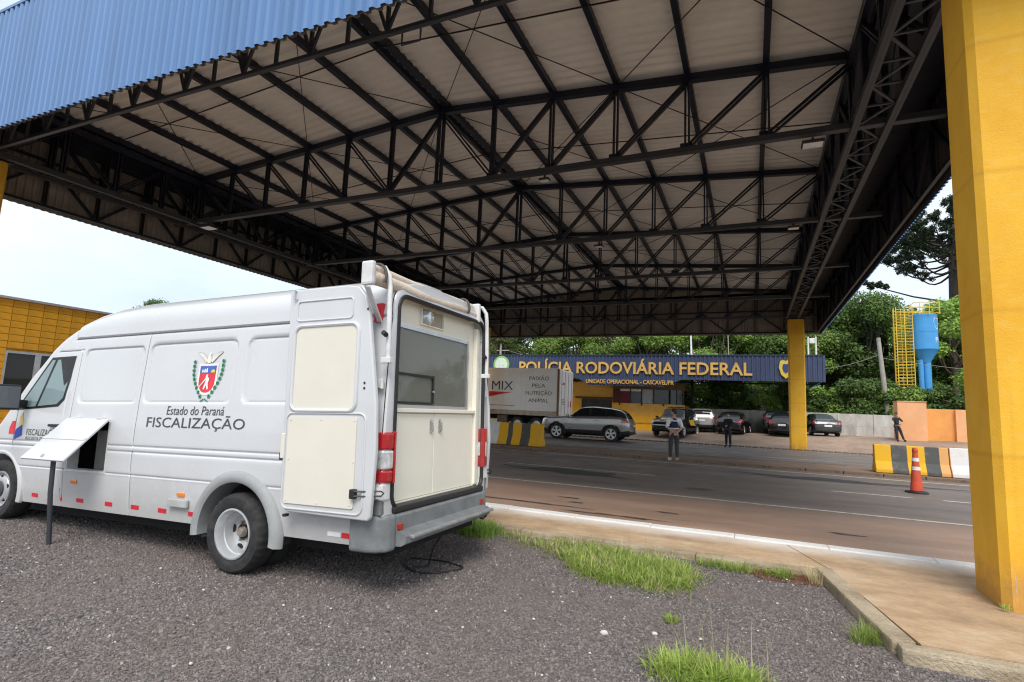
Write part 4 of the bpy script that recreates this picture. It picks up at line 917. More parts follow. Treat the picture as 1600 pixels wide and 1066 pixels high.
    cd('hawk_body', [(-.022, .165), (.022, .165), (.026, .21), (.014, .245), (.018, .262), (.004, .275), (-.012, .262), (-.02, .235), (-.026, .2)], cm['c'], .009)
    # --- awning on the roof edge, with its two bent arms
    aw = part('rear_awning', v); tp = [(0, 1.0), (.3, .99), (1.0, 1.0)]
    mb = MB(); mb.tube([(1.585, y, 2.405+.008*math.sin(y*5)) for y in np.linspace(-1.08, .60, 20)], [.055+.003*math.sin(y*9) for y in np.linspace(-1.08, .60, 20)], 18); mb.build('canvas_roll', awn_m, aw, True)
    mb = MB(); mb.tube([(1.575, y, 2.485+.006*math.sin(y*4)) for y in np.linspace(-1.05, .58, 20)], .034, 14); mb.build('roller_tube', awn_m, aw, True)
    MB().box(1.53, 1.64, -1.13, -1.08, 2.34, 2.53, .02).build('end_plate', whitep_m, aw); MB().box(1.53, 1.66, .60, .65, 2.33, 2.53, .02).build('end_plate', whitep_m, aw)
    for y in (-.99, .38):
        mb = MB(); mb.tube([(1.58+.085*math.cos(t), y, 2.435+.10*math.sin(t)) for t in np.linspace(-.6, 2.6, 10)], .012, 6); mb.build('strap', mat('dark_strap', (.09, .075, .065), .7), aw, True)
    for y in (-.93, .79):
        pts = [(1.45, y-.06, 2.48), (1.54, y-.04, 2.53), (1.61, y-.01, 2.515), (1.65, y, 2.45), (1.66, y, 2.36), (1.665, y, 2.1), (1.665, y+.005, 1.80)]
        MB().tube(pts, .020, 14).build('bent_arm', whitep_m, aw, True); MB().box(1.61, 1.70, y-.02, y+.025, 1.755, 1.80, .006).build('arm_bracket', whitep_m, aw)
        MB().tube([(1.665, y-.03, 1.97), (1.665, y-.07, 1.985)], .02, 10).build('clamp_knob', black_pl, aw, True)
    bar('wall_bracket', aw, (1.58, -1.11, 2.33), (1.52, -.86, 2.10), .05, .012, whitep_m)
    back = {'rear_frame', 'door_seal', 'sill_plate', 'plinth', 'counter_frame', 'cupboard_door', 'counter_top', 'header_panel', 'side_post', 'lamp_frame', 'lamp_recess', 'bulkhead_lamp', 'window_frame', 'window_glass', 'hatch_window_frame', 'hatch_latch', 'cabin_lining', 'cabin_locker', 'desk', 'desk_cable', 'tail_lamp', 'hinge_plate', 'door_hinge', 'reflector', 'rear_bumper', 'step_plate', 'bumper_corner', 'bumper_upright', 'rear_reflector', 'tow_hook', 'rear_awning'}
    for o in v.children:
        if o.name.split('.')[0] in back: o.location.x -= .12
    return v
van()
tag(MB().tube([(-6.245, 3.14, .875), (-6.235, 3.15, .5), (-6.215, 3.19, .0)], .021, 12).build('support_post', steel_grey, None, True), 'dark metal prop holding up the open side hatch flap', 'prop')
mb = MB(); mb.tube([(-2.75+.28*math.cos(t)*(1+.1*math.sin(3*t)), 4.55+.2*math.sin(t)+.03*math.cos(2*t), .012+.004*math.sin(5*t)) for t in np.linspace(0, 11, 60)], .008, 6); mb.tube([(-2.6, 4.5, .36), (-2.68, 4.45, .2), (-2.75, 4.5, .02), (-2.9, 4.35, .012)], .008, 6)
tag(mb.build('power_cable', black_pl, None, True), 'black cable coiled on the gravel under the van bumper', 'cable')
# ================================================================== BUILDINGS
def left_building():
    xw, y0, y1, zt = -20.0, 3.6, 17.0, 4.07
    b = thing('tiled_building', 'low building clad in yellow tiles behind the van cab', 'building')
    wy0, wy1, wz0, wz1 = 8.45, 12.4, 1.02, 2.56
    w = MB(); w.box(xw-9, xw-.02, y0, wy0, -.05, zt); w.box(xw-9, xw-.02, wy1, y1, -.05, zt); w.box(xw-9, xw-.02, wy0, wy1, wz1, zt); w.box(xw-9, xw-.02, wy0, wy1, -.05, wz0)
    wl = w.build('wall', grout_m, b)
    MB().box(xw-9.1, xw+.07, y0-.1, y1+.1, zt, zt+.07).build('roof_flashing', mat('flashing', (.55, .54, .52), .5, .3), b)
    tw, th = .385, .205; me = None
    for r_ in range(20):
        z0 = zt-.01-th*(r_+1)
        for k in range(34):
            ya = 5.0+tw*k; yb = ya+tw
            if z0 < .2 or (yb > wy0+.02 and ya < wy1-.02 and z0+th > wz0+.02 and z0 < wz1-.02): continue
            zc, yc = z0+th/2, ya+tw/2
            if not (7.6 < yc < 12.6): continue
            if zc < 2.0 and not (7.9 < yc < 9.2): continue
            if me is None:
                o = MB().box(-.02, 0, -tw/2+.008, tw/2-.008, -th/2+.008, th/2-.008, .004).build('tile', tile_m, wl); me = o.data
            else: o = bpy.data.objects.new('tile', me); link(o, wl)
            o.location = (xw+random.uniform(-.002, .003), yc, zc)
    f = MB()
    for a in (wy0, 9.20, 10.5, 11.4, wy1-.07): f.box(xw-.09, xw-.03, a, a+(.16 if a == 9.20 else .07), wz0, wz1)
    f.box(xw-.091, xw-.029, wy0+.07, wy1-.07, wz1-.07, wz1); f.box(xw-.091, xw-.029, wy0+.07, wy1-.07, wz0, wz0+.07)
    wn = f.build('window_frame', alu_m, b); MB().box(xw-.065, xw-.055, wy0+.05, wy1-.05, wz0+.05, wz1-.05).build('pane', glass_mat('dark_window', (.03, .033, .033), dark=1), wn)
left_building()

def police_station():
    b = thing('police_station', 'yellow roadside police station under a long blue ribbed fascia', 'building')
    Y = 40.0; zt = 5.78
    fp = corr(-20.2, 4.2, .28, .05)
    def lo(x):
        return float(np.interp(x, [-12.2, -11.2, -5.6, -4.5], [4.05, 3.52, 3.52, 4.05]))
    sheet('fascia_cladding', fp, lambda u, o: [(u, Y-o, lo(u)), (u, Y-o, zt)], shade_blue_m, b)
    fq = corr(Y, Y+8, .28, .05)
    sheet('fascia_cladding', fq, lambda u, o: [(4.2+o, u, 4.05), (4.2+o, u, zt)], mat('lit_blue_fascia', (.10, .20, .45), .42), b)  # same blue as the front, coloured as if lit
    sheet('fascia_cladding', fq, lambda u, o: [(-20.2-o, u, 4.05), (-20.2-o, u, zt)], shade_blue_m, b)
    MB().box(-20.15, 4.15, Y+.06, Y+8, 5.60, 5.74).build('roof', mat('flat_roof', (.25, .25, .26), .8), b)
    MB().box(-20.25, 4.25, Y-.10, Y+.05, zt-.01, zt+.05).build('coping', shade_blue_m, b)
    tr = part('roof_truss', b)
    for y in (Y+.5, Y+4):
        for z in (4.12, 5.3): bar('chord', tr, (-20, y, z), (4, y, z), .1, .1, steel)
        for i in range(16): bar('diagonal', tr, (-20+1.5*i, y, 4.12 if i % 2 else 5.3), (-18.5+1.5*i, y, 5.3 if i % 2 else 4.12), .08, .08, steel)
    soff = MB(); soff.box(-20.1, 4.1, Y+.1, Y+7.9, 5.35, 5.42); soff.build('soffit', steel, b)
    # walls
    ym = mat('station_wall', (.90, .46, .014), .28, 0, .08, 3, coat=.3)
    h0 = lambda x: float(H(x, 43.5))-.3
    MB().box(-14.2, -9.9, 42.6, 47.5, -.2, 3.9).build('wall', ym, b)
    bay = [(-9.9, 42.0), (-5.55, 42.0), (-4.6, 43.2), (-4.6, 47.5), (-9.9, 47.5)]
    MB().prism(bay, 'z', -.2, 2.30).build('bay_wall', ym, b)
    MB().prism([(x+.06*(x > -6), y-.04*(y < 43)) for x, y in bay], 'z', .80, .86).build('plinth_band', mat('amber_band', (.62, .27, .01), .4), b)
    MB().prism(bay, 'z', 3.42, 3.9).build('bay_lintel', mat('brown_soffit', (.20, .12, .05), .7), b)
    MB().box(-9.7, -4.9, 43.3, 47, .0, 3.4).build('inner_room', mat('maroon_wall', (.13, .03, .03), .8), b)
    xs = [-9.85, -9.35, -8.5, -7.65, -6.75, -5.6]
    cols = [mat('curtain_maroon', (.15, .025, .03), .7), mat('curtain_maroon2', (.19, .03, .04), .7), mat('pane_grey', (.05, .06, .06), .15), mat('blind_white', (.45, .50, .54), .4), mat('pane_dark', (.02, .022, .022), .1)]
    for i in range(5):
        w = part('window', b); x0, x1 = xs[i], xs[i+1]
        MB().box(x0+.05, x1-.05, 42.07, 42.09, 2.32, 3.40).build('pane', cols[i], w)
        fr = MB(); fr.box(x0, x0+.05, 42.03, 42.11, 2.305, 3.415); fr.box(x1-.045, x1-.002, 42.03, 42.11, 2.305, 3.415); fr.build('frame', steel_grey, w)
        if i in (1, 2): MB().box(x0+.05, x1-.05, 42.05, 42.065, 3.22, 3.40).build('roller_blind', wht_r, w)
    wq = part('window', b); MB().prism([(-5.5, 42.1), (-4.66, 43.2), (-4.70, 43.23), (-5.54, 42.13)], 'z', 2.305, 3.415).build('pane', cols[4], wq)
    for i in (0, 1, 2): MB().prism([(-5.53+.39*i, 42.05+.5*i), (-5.47+.39*i, 42.13+.5*i), (-5.52+.39*i, 42.17+.5*i), (-5.58+.39*i, 42.09+.5*i)], 'z', 2.304, 3.416).build('frame', steel_grey, wq)
    wd = part('door_window', b); MB().box(-12.45, -10.15, 42.50, 42.55, .1, 2.50).build('pane', cols[4], wd)
    fr = MB()
    for x in (-12.5, -11.9, -11.1, -10.15): fr.box(x, x+.07, 42.46, 42.57, .1, 2.55)
    fr.box(-12.43, -10.15, 42.465, 42.565, 2.48, 2.55); fr.build('frame', steel_grey, wd); MB().box(-12.3, -12.05, 42.44, 42.455, 1.2, 1.75).build('notice', wht_r, wd)
    MB().box(-13.0, -9.95, 42.3, 42.62, 2.58, 2.72).build('door_hood', mat('hood_brown', (.12, .06, .02), .7), b)
    for x in (-9.3, -7.6, -6.0): MB().tube([(x, 41.98, 2.26), (x, 41.90, 2.24), (x, 41.86, 2.16)], .05, 8).build('wall_lamp', black_pl, b, True)
    # lettering: real raised letters
    gold = mat('gold_letter', (.72, .44, .12), .4, .2, .12, 2)
    def letters(txt, x0, x1, z0, size, bold, nm, sp=1.):
        V, F = text_mesh(txt, size, bold, 0, .04, x1-x0, sp); mesh(nm, [(x0+p[0], Y-.10-p[2], z0+p[1]) for p in V], F, gold, b)
    letters('POLÍCIA RODOVIÁRIA FEDERAL', -17.0, .12, 4.42, 1.22, .022, 'main_lettering'); letters('UNIDADE OPERACIONAL - CASCAVEL/PR', -11.45, -5.0, 3.67, .42, .007, 'lower_lettering')
    def disc(x, z, r_, m, y, nm): MB().lathe([(.001, 0), (r_, 0), (r_, .03)], (x, y, z), 'y', 24, 1).build(nm, m, b)
    disc(-18.6, 5.02, .72, mat('emblem_green', (.25, .48, .16), .5), Y-.12, 'emblem_ring'); disc(-18.6, 5.02, .55, mat('emblem_pale', (.66, .76, .62), .5), Y-.135, 'emblem_centre')
    Sp = [(-.42, .62), (-.2, .72), (0, .62), (.2, .72), (.42, .62), (.52, .1), (.36, -.5), (0, -.85), (-.36, -.5), (-.52, .1)]
    MB().prism([(2.15+x*.8, 4.9+z*.8) for x, z in Sp], 'y', Y-.16, Y-.11).build('badge', mat('badge_gold', (.62, .46, .05), .5), b); MB().prism([(2.15+x*.4, 4.92+z*.4) for x, z in Sp], 'y', Y-.19, Y-.16).build('badge_field', mat('badge_navy', (.03, .05, .2), .4), b)
    for x in (3.55, 4.0): MB().tube([(x, Y+.6, 5.7), (x, Y+.6, 7.1)], .05, 8).build('aerial_post', whitep_m, b, True)
    MB().box(3.62, 3.93, Y+.5, Y+.66, 6.65, 7.0, .03).build('aerial_box', whitep_m, b)
    for x in (-4.3, 3.6): MB().box(x-.1, x+.1, Y+5.8, Y+6.0, float(H(x, Y+6))-.2, 5.3).build('canopy_post', steel, b)
police_station()

def walls():
    w = thing('concrete_wall', 'grey weathered concrete wall behind the parked cars', 'wall')
    x = -5.2
    while x < 8.4:
        for (z0, z1) in ((-.25, 1.30), (1.305, 2.16)):
            o = MB().box(x+.012, x+2.19, 45.5, 45.56, z0+.0, z1, .008).build('panel', conc_m, w)
        MB().box(x-.09, x+.01, 45.44, 45.62, -.25, 2.18, .01).build('post', conc_m, w); x += 2.2
    s = thing('salmon_wall', 'salmon painted wall with a taller pier behind the striped barrier', 'wall')
    sm = mat('salmon_paint', (.80, .42, .21), .8, 0, .05, 1.2, dirt=(.72, .34, .14), dscale=.8); so = mat('orange_paint', (.80, .36, .10), .8, 0, .06, 1.2, dirt=(.68, .28, .07), dscale=.8)
    MB().box(8.12, 9.56, 39.5, 40.6, .2, 2.93).build('pier', sm, s); MB().box(8.10, 9.59, 39.46, 40.63, 2.93, 2.97).build('pier_cap', sm, s)
    MB().box(9.56, 22, 39.95, 40.15, .2, 2.56).build('wall_panel', so, s); MB().box(11.0, 11.5, 39.72, 39.95, .2, 2.56).build('pilaster', sm, s); MB().box(9.6, 22, 39.60, 39.94, .1, .66).build('footing', kerb_m, s)
walls()

def water_tower():
    t = thing('water_tower', 'blue steel goblet water tower with PRF lettering', 'water tower', (12.2, 50, float(H(12.2, 50))-.1))
    bm_ = mat('blue_tank', (.06, .32, .68), .4, 0, .06, .9, dirt=(.05, .27, .58), dscale=.6); z0 = t.location.z
    P = [(.001, 9.98), (.80, 9.98), (.84, 9.93), (.84, 8.62), (.855, 8.60), (.84, 8.58), (.84, 7.32), (.86, 7.30), (.84, 7.27), (.30, 6.32), (.30, 6.28)]
    MB().lathe([(r_, z-z0) for r_, z in P], (0, 0, 0), 'z', 40).build('tank', bm_, t, True, 30)
    MB().tube([(.06, 0, 0), (.06, 0, 6.3-z0)], .27, 20).build('stem', bm_, t, True); MB().tube([(-.36, -.2, 0), (-.36, -.2, 6.5-z0)], .17, 16).build('overflow_pipe', bm_, t, True)
    V, F = text_mesh('PRF', .46, .010)
    th = lambda s_: -1.06+s_/.845   # angle from the camera-facing side
    mesh('tank_lettering', [(.847*math.sin(th(p[0])+1.72), -.847*math.cos(th(p[0])+1.72), 7.85+p[1]-z0) for p in V], F, wht_r, t)
    Sp = [(-.26, .40), (0, .32), (.26, .40), (.34, 0), (.2, -.4), (0, -.55), (-.2, -.4), (-.34, 0)]
    mesh('tank_badge', [(.848*math.sin(.92+x/.845), -.848*math.cos(.92+x/.845), 9.3+z-z0) for x, z in Sp], [tuple(range(8))], wht_r, t)
    k = thing('ladder_cage', 'yellow steel ladder cage standing beside the blue water tower', 'ladder', (10.85, 49.9, float(H(10.85, 50))-.1))
    ym = mat('yellow_ladder', (.78, .52, .04), .5); z0 = k.location.z; hx, hy = .52, .46
    pos = [(-hx, -hy), (0, -hy-.06), (hx, -hy), (-hx, hy), (0, hy+.06), (hx, hy), (-hx-.06, 0)]
    for (x, y) in pos: bar('upright', k, (x, y, 0), (x, y, 10.55-z0), .05, .05, ym)
    z = 1.6
    while z < 10.6:
        P = [(-hx, -hy), (hx, -hy), (hx, hy), (-hx, hy)]
        MB().tube([(x, y, z-z0) for x, y in P], .022, 4, closed=True).build('hoop', ym, k); z += .25
    for i in range(24): bar('rung', k, (hx, -.22, .6+.33*i), (hx, .22, .6+.33*i), .035, .035, ym)
    for z in (9.9, 10.3, 10.7): MB().tube([(hx+.05, -.9, z-z0+.1), (2.15, -.9, z-z0+.05), (2.15, .9, z-z0+.05), (hx+.05, .9, z-z0+.1)], .028, 4, closed=True).build('guard_rail', ym, k)
    for x in (.9, 1.5, 2.12):
        for y in (-.9, .9): bar('guard_post', k, (x, y, 9.86-z0), (x, y, 10.75-z0), .04, .04, ym)
    for z in (4.0, 7.5): bar('stay', k, (hx, 0, z-z0), (1.15, 0, z-z0), .04, .04, ym)
water_tower()

def poles():
    cm = mat('pole_concrete', (.36, .34, .30), .9, 0, .12, 2, bump=.4)
    def pole(name, label, p0, p1, r0, r1, m, cat, extra=None):
        o = thing(name, label, cat, p0); d = Vector(p1)-Vector(p0); MB().tube([(0, 0, 0), d*.5, d], [r0, (r0+r1)/2, r1], 10).build('shaft', m, o, True)
        return o, d
    o, d = pole('utility_pole', 'leaning grey concrete utility pole left of the blue water tower', (9.3, 47.5, .3), (8.75, 47.4, 7.9), .20, .13, cm, 'pole')
    o, d = pole('lamp_post', 'slim white lamp post behind the police station fascia', (-4.4, 48.5, .3), (-4.75, 48.5, 10.5), .10, .07, whitep_m, 'lamp post')
    MB().tube([d, d+Vector((.3, -.5, .3)), d+Vector((.5, -1.4, .35))], .05, 8).build('arm', whitep_m, o, True); MB().box(d.x+.35, d.x+.65, -2.1, -1.3, d.z+.3, d.z+.42, .03).build('lamp_head', whitep_m, o)
    o, d = pole('utility_pole', 'concrete pole with crossarm above the white truck', (-24.4, 52, .3), (-24.4, 52, 8.3), .16, .11, cm, 'pole')
    MB().box(-1.0, 1.0, -.05, .05, d.z-.75, d.z-.65).build('crossarm', cm, o)
    o, d = pole('thin_post', 'thin pale post rising behind the fascia lettering', (-1.5, 50, .3), (-1.75, 50, 8.8), .05, .04, cm, 'post')
    def wire(label, a, b, sag):
        a, b = Vector(a), Vector(b)
        tag(MB().tube([a+(b-a)*t-Vector((0, 0, sag*4*t*(1-t))) for t in np.linspace(0, 1, 14)], .016, 4).build('overhead_wire', mat('wire_'+label[:5], (.30, .29, .27), .6), None, True), label, 'wire')
    wire('cable slung from the leaning pole to the fascia corner', (8.85, 47.4, 6.7), (4.2, 47.2, 5.5), .3)
    wire('cable running right from the leaning pole past the tower', (8.85, 47.4, 6.4), (30, 49, 5.6), .8)
    wire('cable dropping from the crossarm pole behind the lettering', (-23.5, 52, 7.6), (-13.5, 46, 5.7), .3)
poles()

# ================================================================== VEHICLES
def smooth_curve(xs, zs, n):
    t = np.linspace(xs[0], xs[-1], n); z = np.interp(t, xs, zs)
    for _ in range(3): z[1:-1] = (z[:-2]+2*z[1:-1]+z[2:])/4
    return t, z
def make_car(name, label, loc, rz, spec, paint, rims, pitch=0., group='cars parked behind the far road', extras=None):
    c = thing(name, label, 'car', loc, rz, group); c.rotation_euler = (0, pitch, rz)
    L, W, zb, wr = spec['L'], spec['W'], spec['zb'], spec['wr']; ax = spec['axles']; nx = 150
    t = np.linspace(-L/2, L/2, nx); f = (t+L/2)/L
    def sm(a, it=2):
        for _ in range(it): a = np.concatenate([[a[0]], (a[:-2]+2*a[1:-1]+a[2:])/4, [a[-1]]])
        return a
    Bz = sm(np.interp(f, *spec['belt'])); Tz = sm(np.maximum(np.interp(f, *spec['top']), Bz), 2)
    Tz = np.maximum(Tz, Bz)
    e = np.clip((np.abs(t)-L/2*.80)/(L/2*.20), 0, 1); pw = 1-.16*e**2.2; zb_ = zb+.10*e**2
    rows = []
    for i in range(nx):
        w, b, T, z0 = W*pw[i], Bz[i], Tz[i], zb_[i]; g = min(1, (T-b)/.45)
        K = [(0, z0), (w*.80, z0), (w*.95, z0+.05), (w*.985, z0+.20), (w, z0+(b-z0)*.62), (w*.985, b-.07), (w*.945, b), (w*(.90-.02*g), b+.012+.02*g), (w*(.80-.02*g), b+.015+(T-b-.02)*.55), (w*(.68+.02*g), max(b+.02, T-.055*g)), (w*.52, max(b+.025, T-.012*g)), (0, max(b+.03, T+.012))]
        K = np.array(K); s = np.linspace(0, len(K)-1, 78); rows.append(np.stack([np.interp(s, range(len(K)), K[:, 0]), np.interp(s, range(len(K)), K[:, 1])], -1))
    rows = np.array(rows); nj = rows.shape[1]; js = np.linspace(0, 11, nj)
    for _ in range(1): rows[:, 1:-1] = (rows[:, :-2]+2*rows[:, 1:-1]+rows[:, 2:])/4
    cats = {}
    def put(cat, quad): cats.setdefault(cat, MB()).add(quad, [(0, 1, 2, 3)])
    dT = np.gradient(Tz, t)
    for sg in (1, -1):
        for i in range(nx-1):
            for j in range(nj-1):
                q = [(t[i], sg*rows[i, j, 0], rows[i, j, 1]), (t[i+1], sg*rows[i+1, j, 0], rows[i+1, j, 1]), (t[i+1], sg*rows[i+1, j+1, 0], rows[i+1, j+1, 1]), (t[i], sg*rows[i, j+1, 0], rows[i, j+1, 1])]
                if sg < 0: q = q[::-1]
                x = (t[i]+t[i+1])/2; z = sum(p[2] for p in q)/4; y = abs(sum(p[1] for p in q)/4); jj = (js[j]+js[j+1])/2; ff = (x+L/2)/L
                if 1.5 < jj < 6 and any(math.hypot(x-a, z-wr) < wr*1.16 for a in ax): continue
                cat = 'body'
                gap = Tz[i]-Bz[i]
                if jj > 7.05 and gap > .10:
                    if jj < 8.9 and gap > .16 and any(a < ff < b_ for a, b_ in spec['sidewin']): cat = 'side_glass_%s' % ('left' if sg > 0 else 'right')
                    elif spec['screen'][0] < ff < spec['screen'][1] and jj > 9.15: cat = 'windscreen'
                    elif spec['rearwin'][0] < ff < spec['rearwin'][1] and jj > 9.15: cat = 'rear_window'
                    elif spec.get('roofdark') and gap > .14: cat = 'roof'  # roof and pillars coloured darker than the body
                if jj < 3.2 and spec.get('clad') : cat = 'cladding'
                tl = spec['tail']
                if ff < tl[0] and tl[1] < z < tl[2] and y > W*tl[3] and jj < 6.8: cat = 'tail_light_%s' % ('l' if sg > 0 else 'r')
                hl = spec['head']
                if ff > hl[0] and hl[1] < z < hl[2] and y > W*hl[3] and jj < 7.2: cat = 'headlight_%s' % ('l' if sg > 0 else 'r')
                put(cat, q)
    for (i, sx) in ((0, -1), (nx-1, 1)):          # end caps, strip by strip
        for j in range(nj-1):
            y0, z0 = rows[i, j]; y1, z1 = rows[i, j+1]
            if abs(z1-z0) < 1e-5: continue
            for k in range(12):
                a, b_ = -1+k/6, -1+(k+1)/6; xx = lambda u: t[i]+sx*.07*(1-u*u)
                q = [(xx(a), a*y0, z0), (xx(b_), b_*y0, z0), (xx(b_), b_*y1, z1), (xx(a), a*y1, z1)]
                if sx > 0: q = q[::-1]
                z = (z0+z1)/2; u = abs(a+b_)/2; cat = 'body'
                if sx < 0:
                    if z < spec.get('rbump', .45): cat = 'cladding'
                    elif spec['tail'][1] < z < spec['tail'][2] and u > .58: cat = 'tail_light_%s' % ('l' if a > 0 else 'r')
                else:
                    if z < .40: cat = 'cladding'
                    elif spec['head'][1] < z < spec['head'][2]: cat = ('headlight_%s' % ('l' if a > 0 else 'r')) if u > .55 else 'grille'
                    elif z < .62 and u < .6: cat = 'grille'
                put(cat, q)
    names = {'body': ('body', paint), 'roof': ('roof', dkgrey), 'cladding': ('cladding', black_pl), 'windscreen': ('windscreen', car_glass), 'rear_window': ('rear_window', car_glass), 'grille': ('grille', black_pl)}
    for cat, mb in cats.items():
        if cat.startswith('side_glass'): nm, m = 'side_window', car_glass
        elif cat.startswith('tail'): nm, m = 'tail_light', red_l
        elif cat.startswith('head'): nm, m = 'headlight', clear_l
        else: nm, m = names[cat]
        bm = bmesh.new(); vs_ = [bm.verts.new(p) for p in mb.V]
        for f_ in mb.F: bm.faces.new([vs_[i] for i in f_])
        bmesh.ops.remove_doubles(bm, verts=bm.verts[:], dist=.0005); bmesh.ops.dissolve_degenerate(bm, dist=.0005, edges=bm.edges[:])
        me = bpy.data.meshes.new(nm); bm.to_mesh(me); bm.free(); me.materials.append(m); me.polygons.foreach_set('use_smooth', [True]*len(me.polygons)); me.set_sharp_from_angle(angle=R(45))
        link(bpy.data.objects.new(nm, me), c)
    for a in ax:
        for s in (1, -1):
            n_ = 24; Vq = []; yo_ = W*.985
            for i in range(n_+1):
                an = R(-12+204*i/n_); ct, st = math.cos(an), math.sin(an)
                for rad, y in ((wr*1.10, yo_-.25), (wr*1.10, yo_+.014), (wr*1.30, yo_+.012), (wr*1.32, yo_-.03)): Vq.append((a+rad*ct, s*y, max(.16, wr+rad*st)))
            MB().add(Vq, [(i*4+k, (i+1)*4+k, (i+1)*4+k+1, i*4+k+1) for i in range(n_) for k in range(3)]).build('wheel_arch', black_pl if spec.get('clad') else paint, c, True)
            w = part('wheel', c); y1 = W-.015
            MB().lathe([(wr*.66, y1-.02), (wr*.70, y1), (wr*.93, y1-.005), (wr, y1-.03), (wr, y1-.19), (wr*.93, y1-.215), (wr*.66, y1-.21)], (a, 0, wr), 'y', 32, s).build('tyre', rubber, w, True)
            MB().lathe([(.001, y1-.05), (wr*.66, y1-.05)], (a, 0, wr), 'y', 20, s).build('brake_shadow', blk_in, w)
            rm = MB(); rm.lathe([(wr*.58, y1-.045), (wr*.60, y1-.012), (wr*.68, y1-.006), (wr*.68, y1-.045)], (a, 0, wr), 'y', 32, s); rm.lathe([(.001, y1-.018), (wr*.15, y1-.02), (wr*.16, y1-.045)], (a, 0, wr), 'y', 16, s)
            for k in range(5):
                an = 2*math.pi*k/5+.3; u = Vector((math.cos(an), 0, math.sin(an))); v_ = Vector((-math.sin(an), 0, math.cos(an))); o_ = Vector((a, s*(y1-.02), wr)); d_ = Vector((0, -s*.02, 0))
                P = [o_+u*wr*.10-v_*wr*.07, o_+u*wr*.10+v_*wr*.07, o_+u*wr*.61+v_*wr*.19, o_+u*wr*.61-v_*wr*.19]
                rm.add(P+[p+d_ for p in P], [(0, 1, 2, 3), (7, 6, 5, 4), (0, 4, 5, 1), (1, 5, 6, 2), (2, 6, 7, 3), (3, 7, 4, 0)])
            rm.build('rim', rims, w)
    MB().box(-L/2+.3, L/2-.3, -W*.8, W*.8, zb-.04, zb+.12).build('underbody', blk_in, c)
    mx_ = spec['mirror']
    for s in (1, -1): MB().box(mx_-.07, mx_+.07, s*(W+.02)-.09, s*(W+.02)+.09, Bz[int((mx_+L/2)/L*nx)]+.0, Bz[int((mx_+L/2)/L*nx)]+.13, .03).build('wing_mirror', paint, c)
    if spec.get('handles'):
        for s in (1, -1):
            for x in spec['handles']: MB().box(x-.10, x+.10, s*W-.02, s*W+.012, spec['hz']-.015, spec['hz']+.015, .006).build('door_handle', paint, c)
    MB().box(-L/2-.085, -L/2-.06, -.22, .22, spec['plate']-.06, spec['plate']+.06).build('number_plate', wht_r, c)
    if extras: extras(c)
    return c
SUV = dict(L=4.85, W=.96, zb=.30, wr=.405, axles=(-1.48, 1.50), belt=([0, .04, .12, .6, .70, .93, .985, 1], [1.0, 1.20, 1.27, 1.20, 1.21, 1.13, 1.02, .70]), top=([0, .02, .06, .11, .20, .40, .50, .55, .69, 1], [1.0, 1.22, 1.52, 1.66, 1.74, 1.80, 1.77, 1.71, 1.21, .6]),
    sidewin=((.15, .245), (.265, .425), (.44, .62)), screen=(.545, .69), rearwin=(.015, .105), roofdark=1, clad=1, tail=(.085, 1.0, 1.16, .62), head=(.94, .88, 1.05, .55), mirror=.86, handles=(.32, -.72), hz=1.07, plate=.86, rbump=.55)
RENEG = dict(SUV, L=4.25, W=.90, wr=.34, axles=(-1.28, 1.30), top=([0, .02, .05, .10, .22, .42, .55, .60, .72, 1], [.9, 1.10, 1.48, 1.62, 1.68, 1.70, 1.68, 1.60, 1.10, .6]), rearwin=(.01, .09), mirror=.75, handles=(.3, -.6), roofdark=0)
HATCHB = dict(SUV, L=4.0, W=.86, zb=.22, wr=.30, axles=(-1.22, 1.25), clad=0, roofdark=0, belt=([0, .04, .12, .6, .70, .93, .985, 1], [.80, .98, 1.0, .93, .93, .80, .72, .5]), top=([0, .03, .10, .16, .26, .42, .52, .58, .72, 1], [.8, .98, 1.24, 1.40, 1.46, 1.48, 1.45, 1.40, .93, .5]), rearwin=(.025, .15), tail=(.08, .76, .96, .6), head=(.94, .58, .72, .5), mirror=.72, handles=(.3, -.6), hz=.84, plate=.68, rbump=.42)
SEDAN = dict(HATCHB, L=4.6, W=.89, wr=.32, axles=(-1.30, 1.38), belt=([0, .03, .10, .17, .6, .72, .93, .985, 1], [.78, 1.0, 1.04, 1.02, .94, .93, .80, .72, .5]), top=([0, .03, .16, .22, .32, .42, .52, .58, .73, 1], [.8, .99, 1.03, 1.16, 1.40, 1.46, 1.45, 1.38, .93, .5]), sidewin=((.235, .30), (.315, .44), (.455, .65)), rearwin=(.165, .325), screen=(.565, .725), tail=(.07, .78, .95, .5), mirror=.62)
PICK = dict(SUV, L=4.9, W=.98, wr=.40, axles=(-1.5, 1.52), zb=.36, belt=([0, .03, .12, .6, .70, .93, .985, 1], [1.0, 1.15, 1.18, 1.16, 1.17, 1.06, .92, .66]), top=([0, .02, .05, .12, .22, .42, .54, .60, .71, 1], [1, 1.15, 1.55, 1.76, 1.82, 1.85, 1.83, 1.76, 1.17, .6]), roofdark=0, head=(.93, .82, 1.0, .5), mirror=.98)
silver = mat('silver_car_paint', (.38, .37, .36), .28, .7, .04, 2, coat=.6); dkgrey = mat('dark_grey_car_paint', (.06, .062, .066), .22, .6, .05, 2, coat=.8); blackp = mat('black_car_paint', (.010, .010, .011), .15, .2, .1, 2, coat=1); silv2 = mat('pale_silver_paint', (.52, .51, .48), .3, .6, .04, 2, coat=.6)
rimb = mat('bright_rim', (.72, .72, .71), .3, .4)
def gz(x, y): return float(H(x, y))
make_car('parked_car', 'grey mid-size SUV with dark roof stopped beside the truck', (-8.15, 29.05, .0), math.pi, SUV, silver, rimb, extras=lambda c: (MB().tube([(-2.3, -.55, .50), (-2.52, -.55, .46)], .04, 10).build('exhaust', alu_m, c, True)))
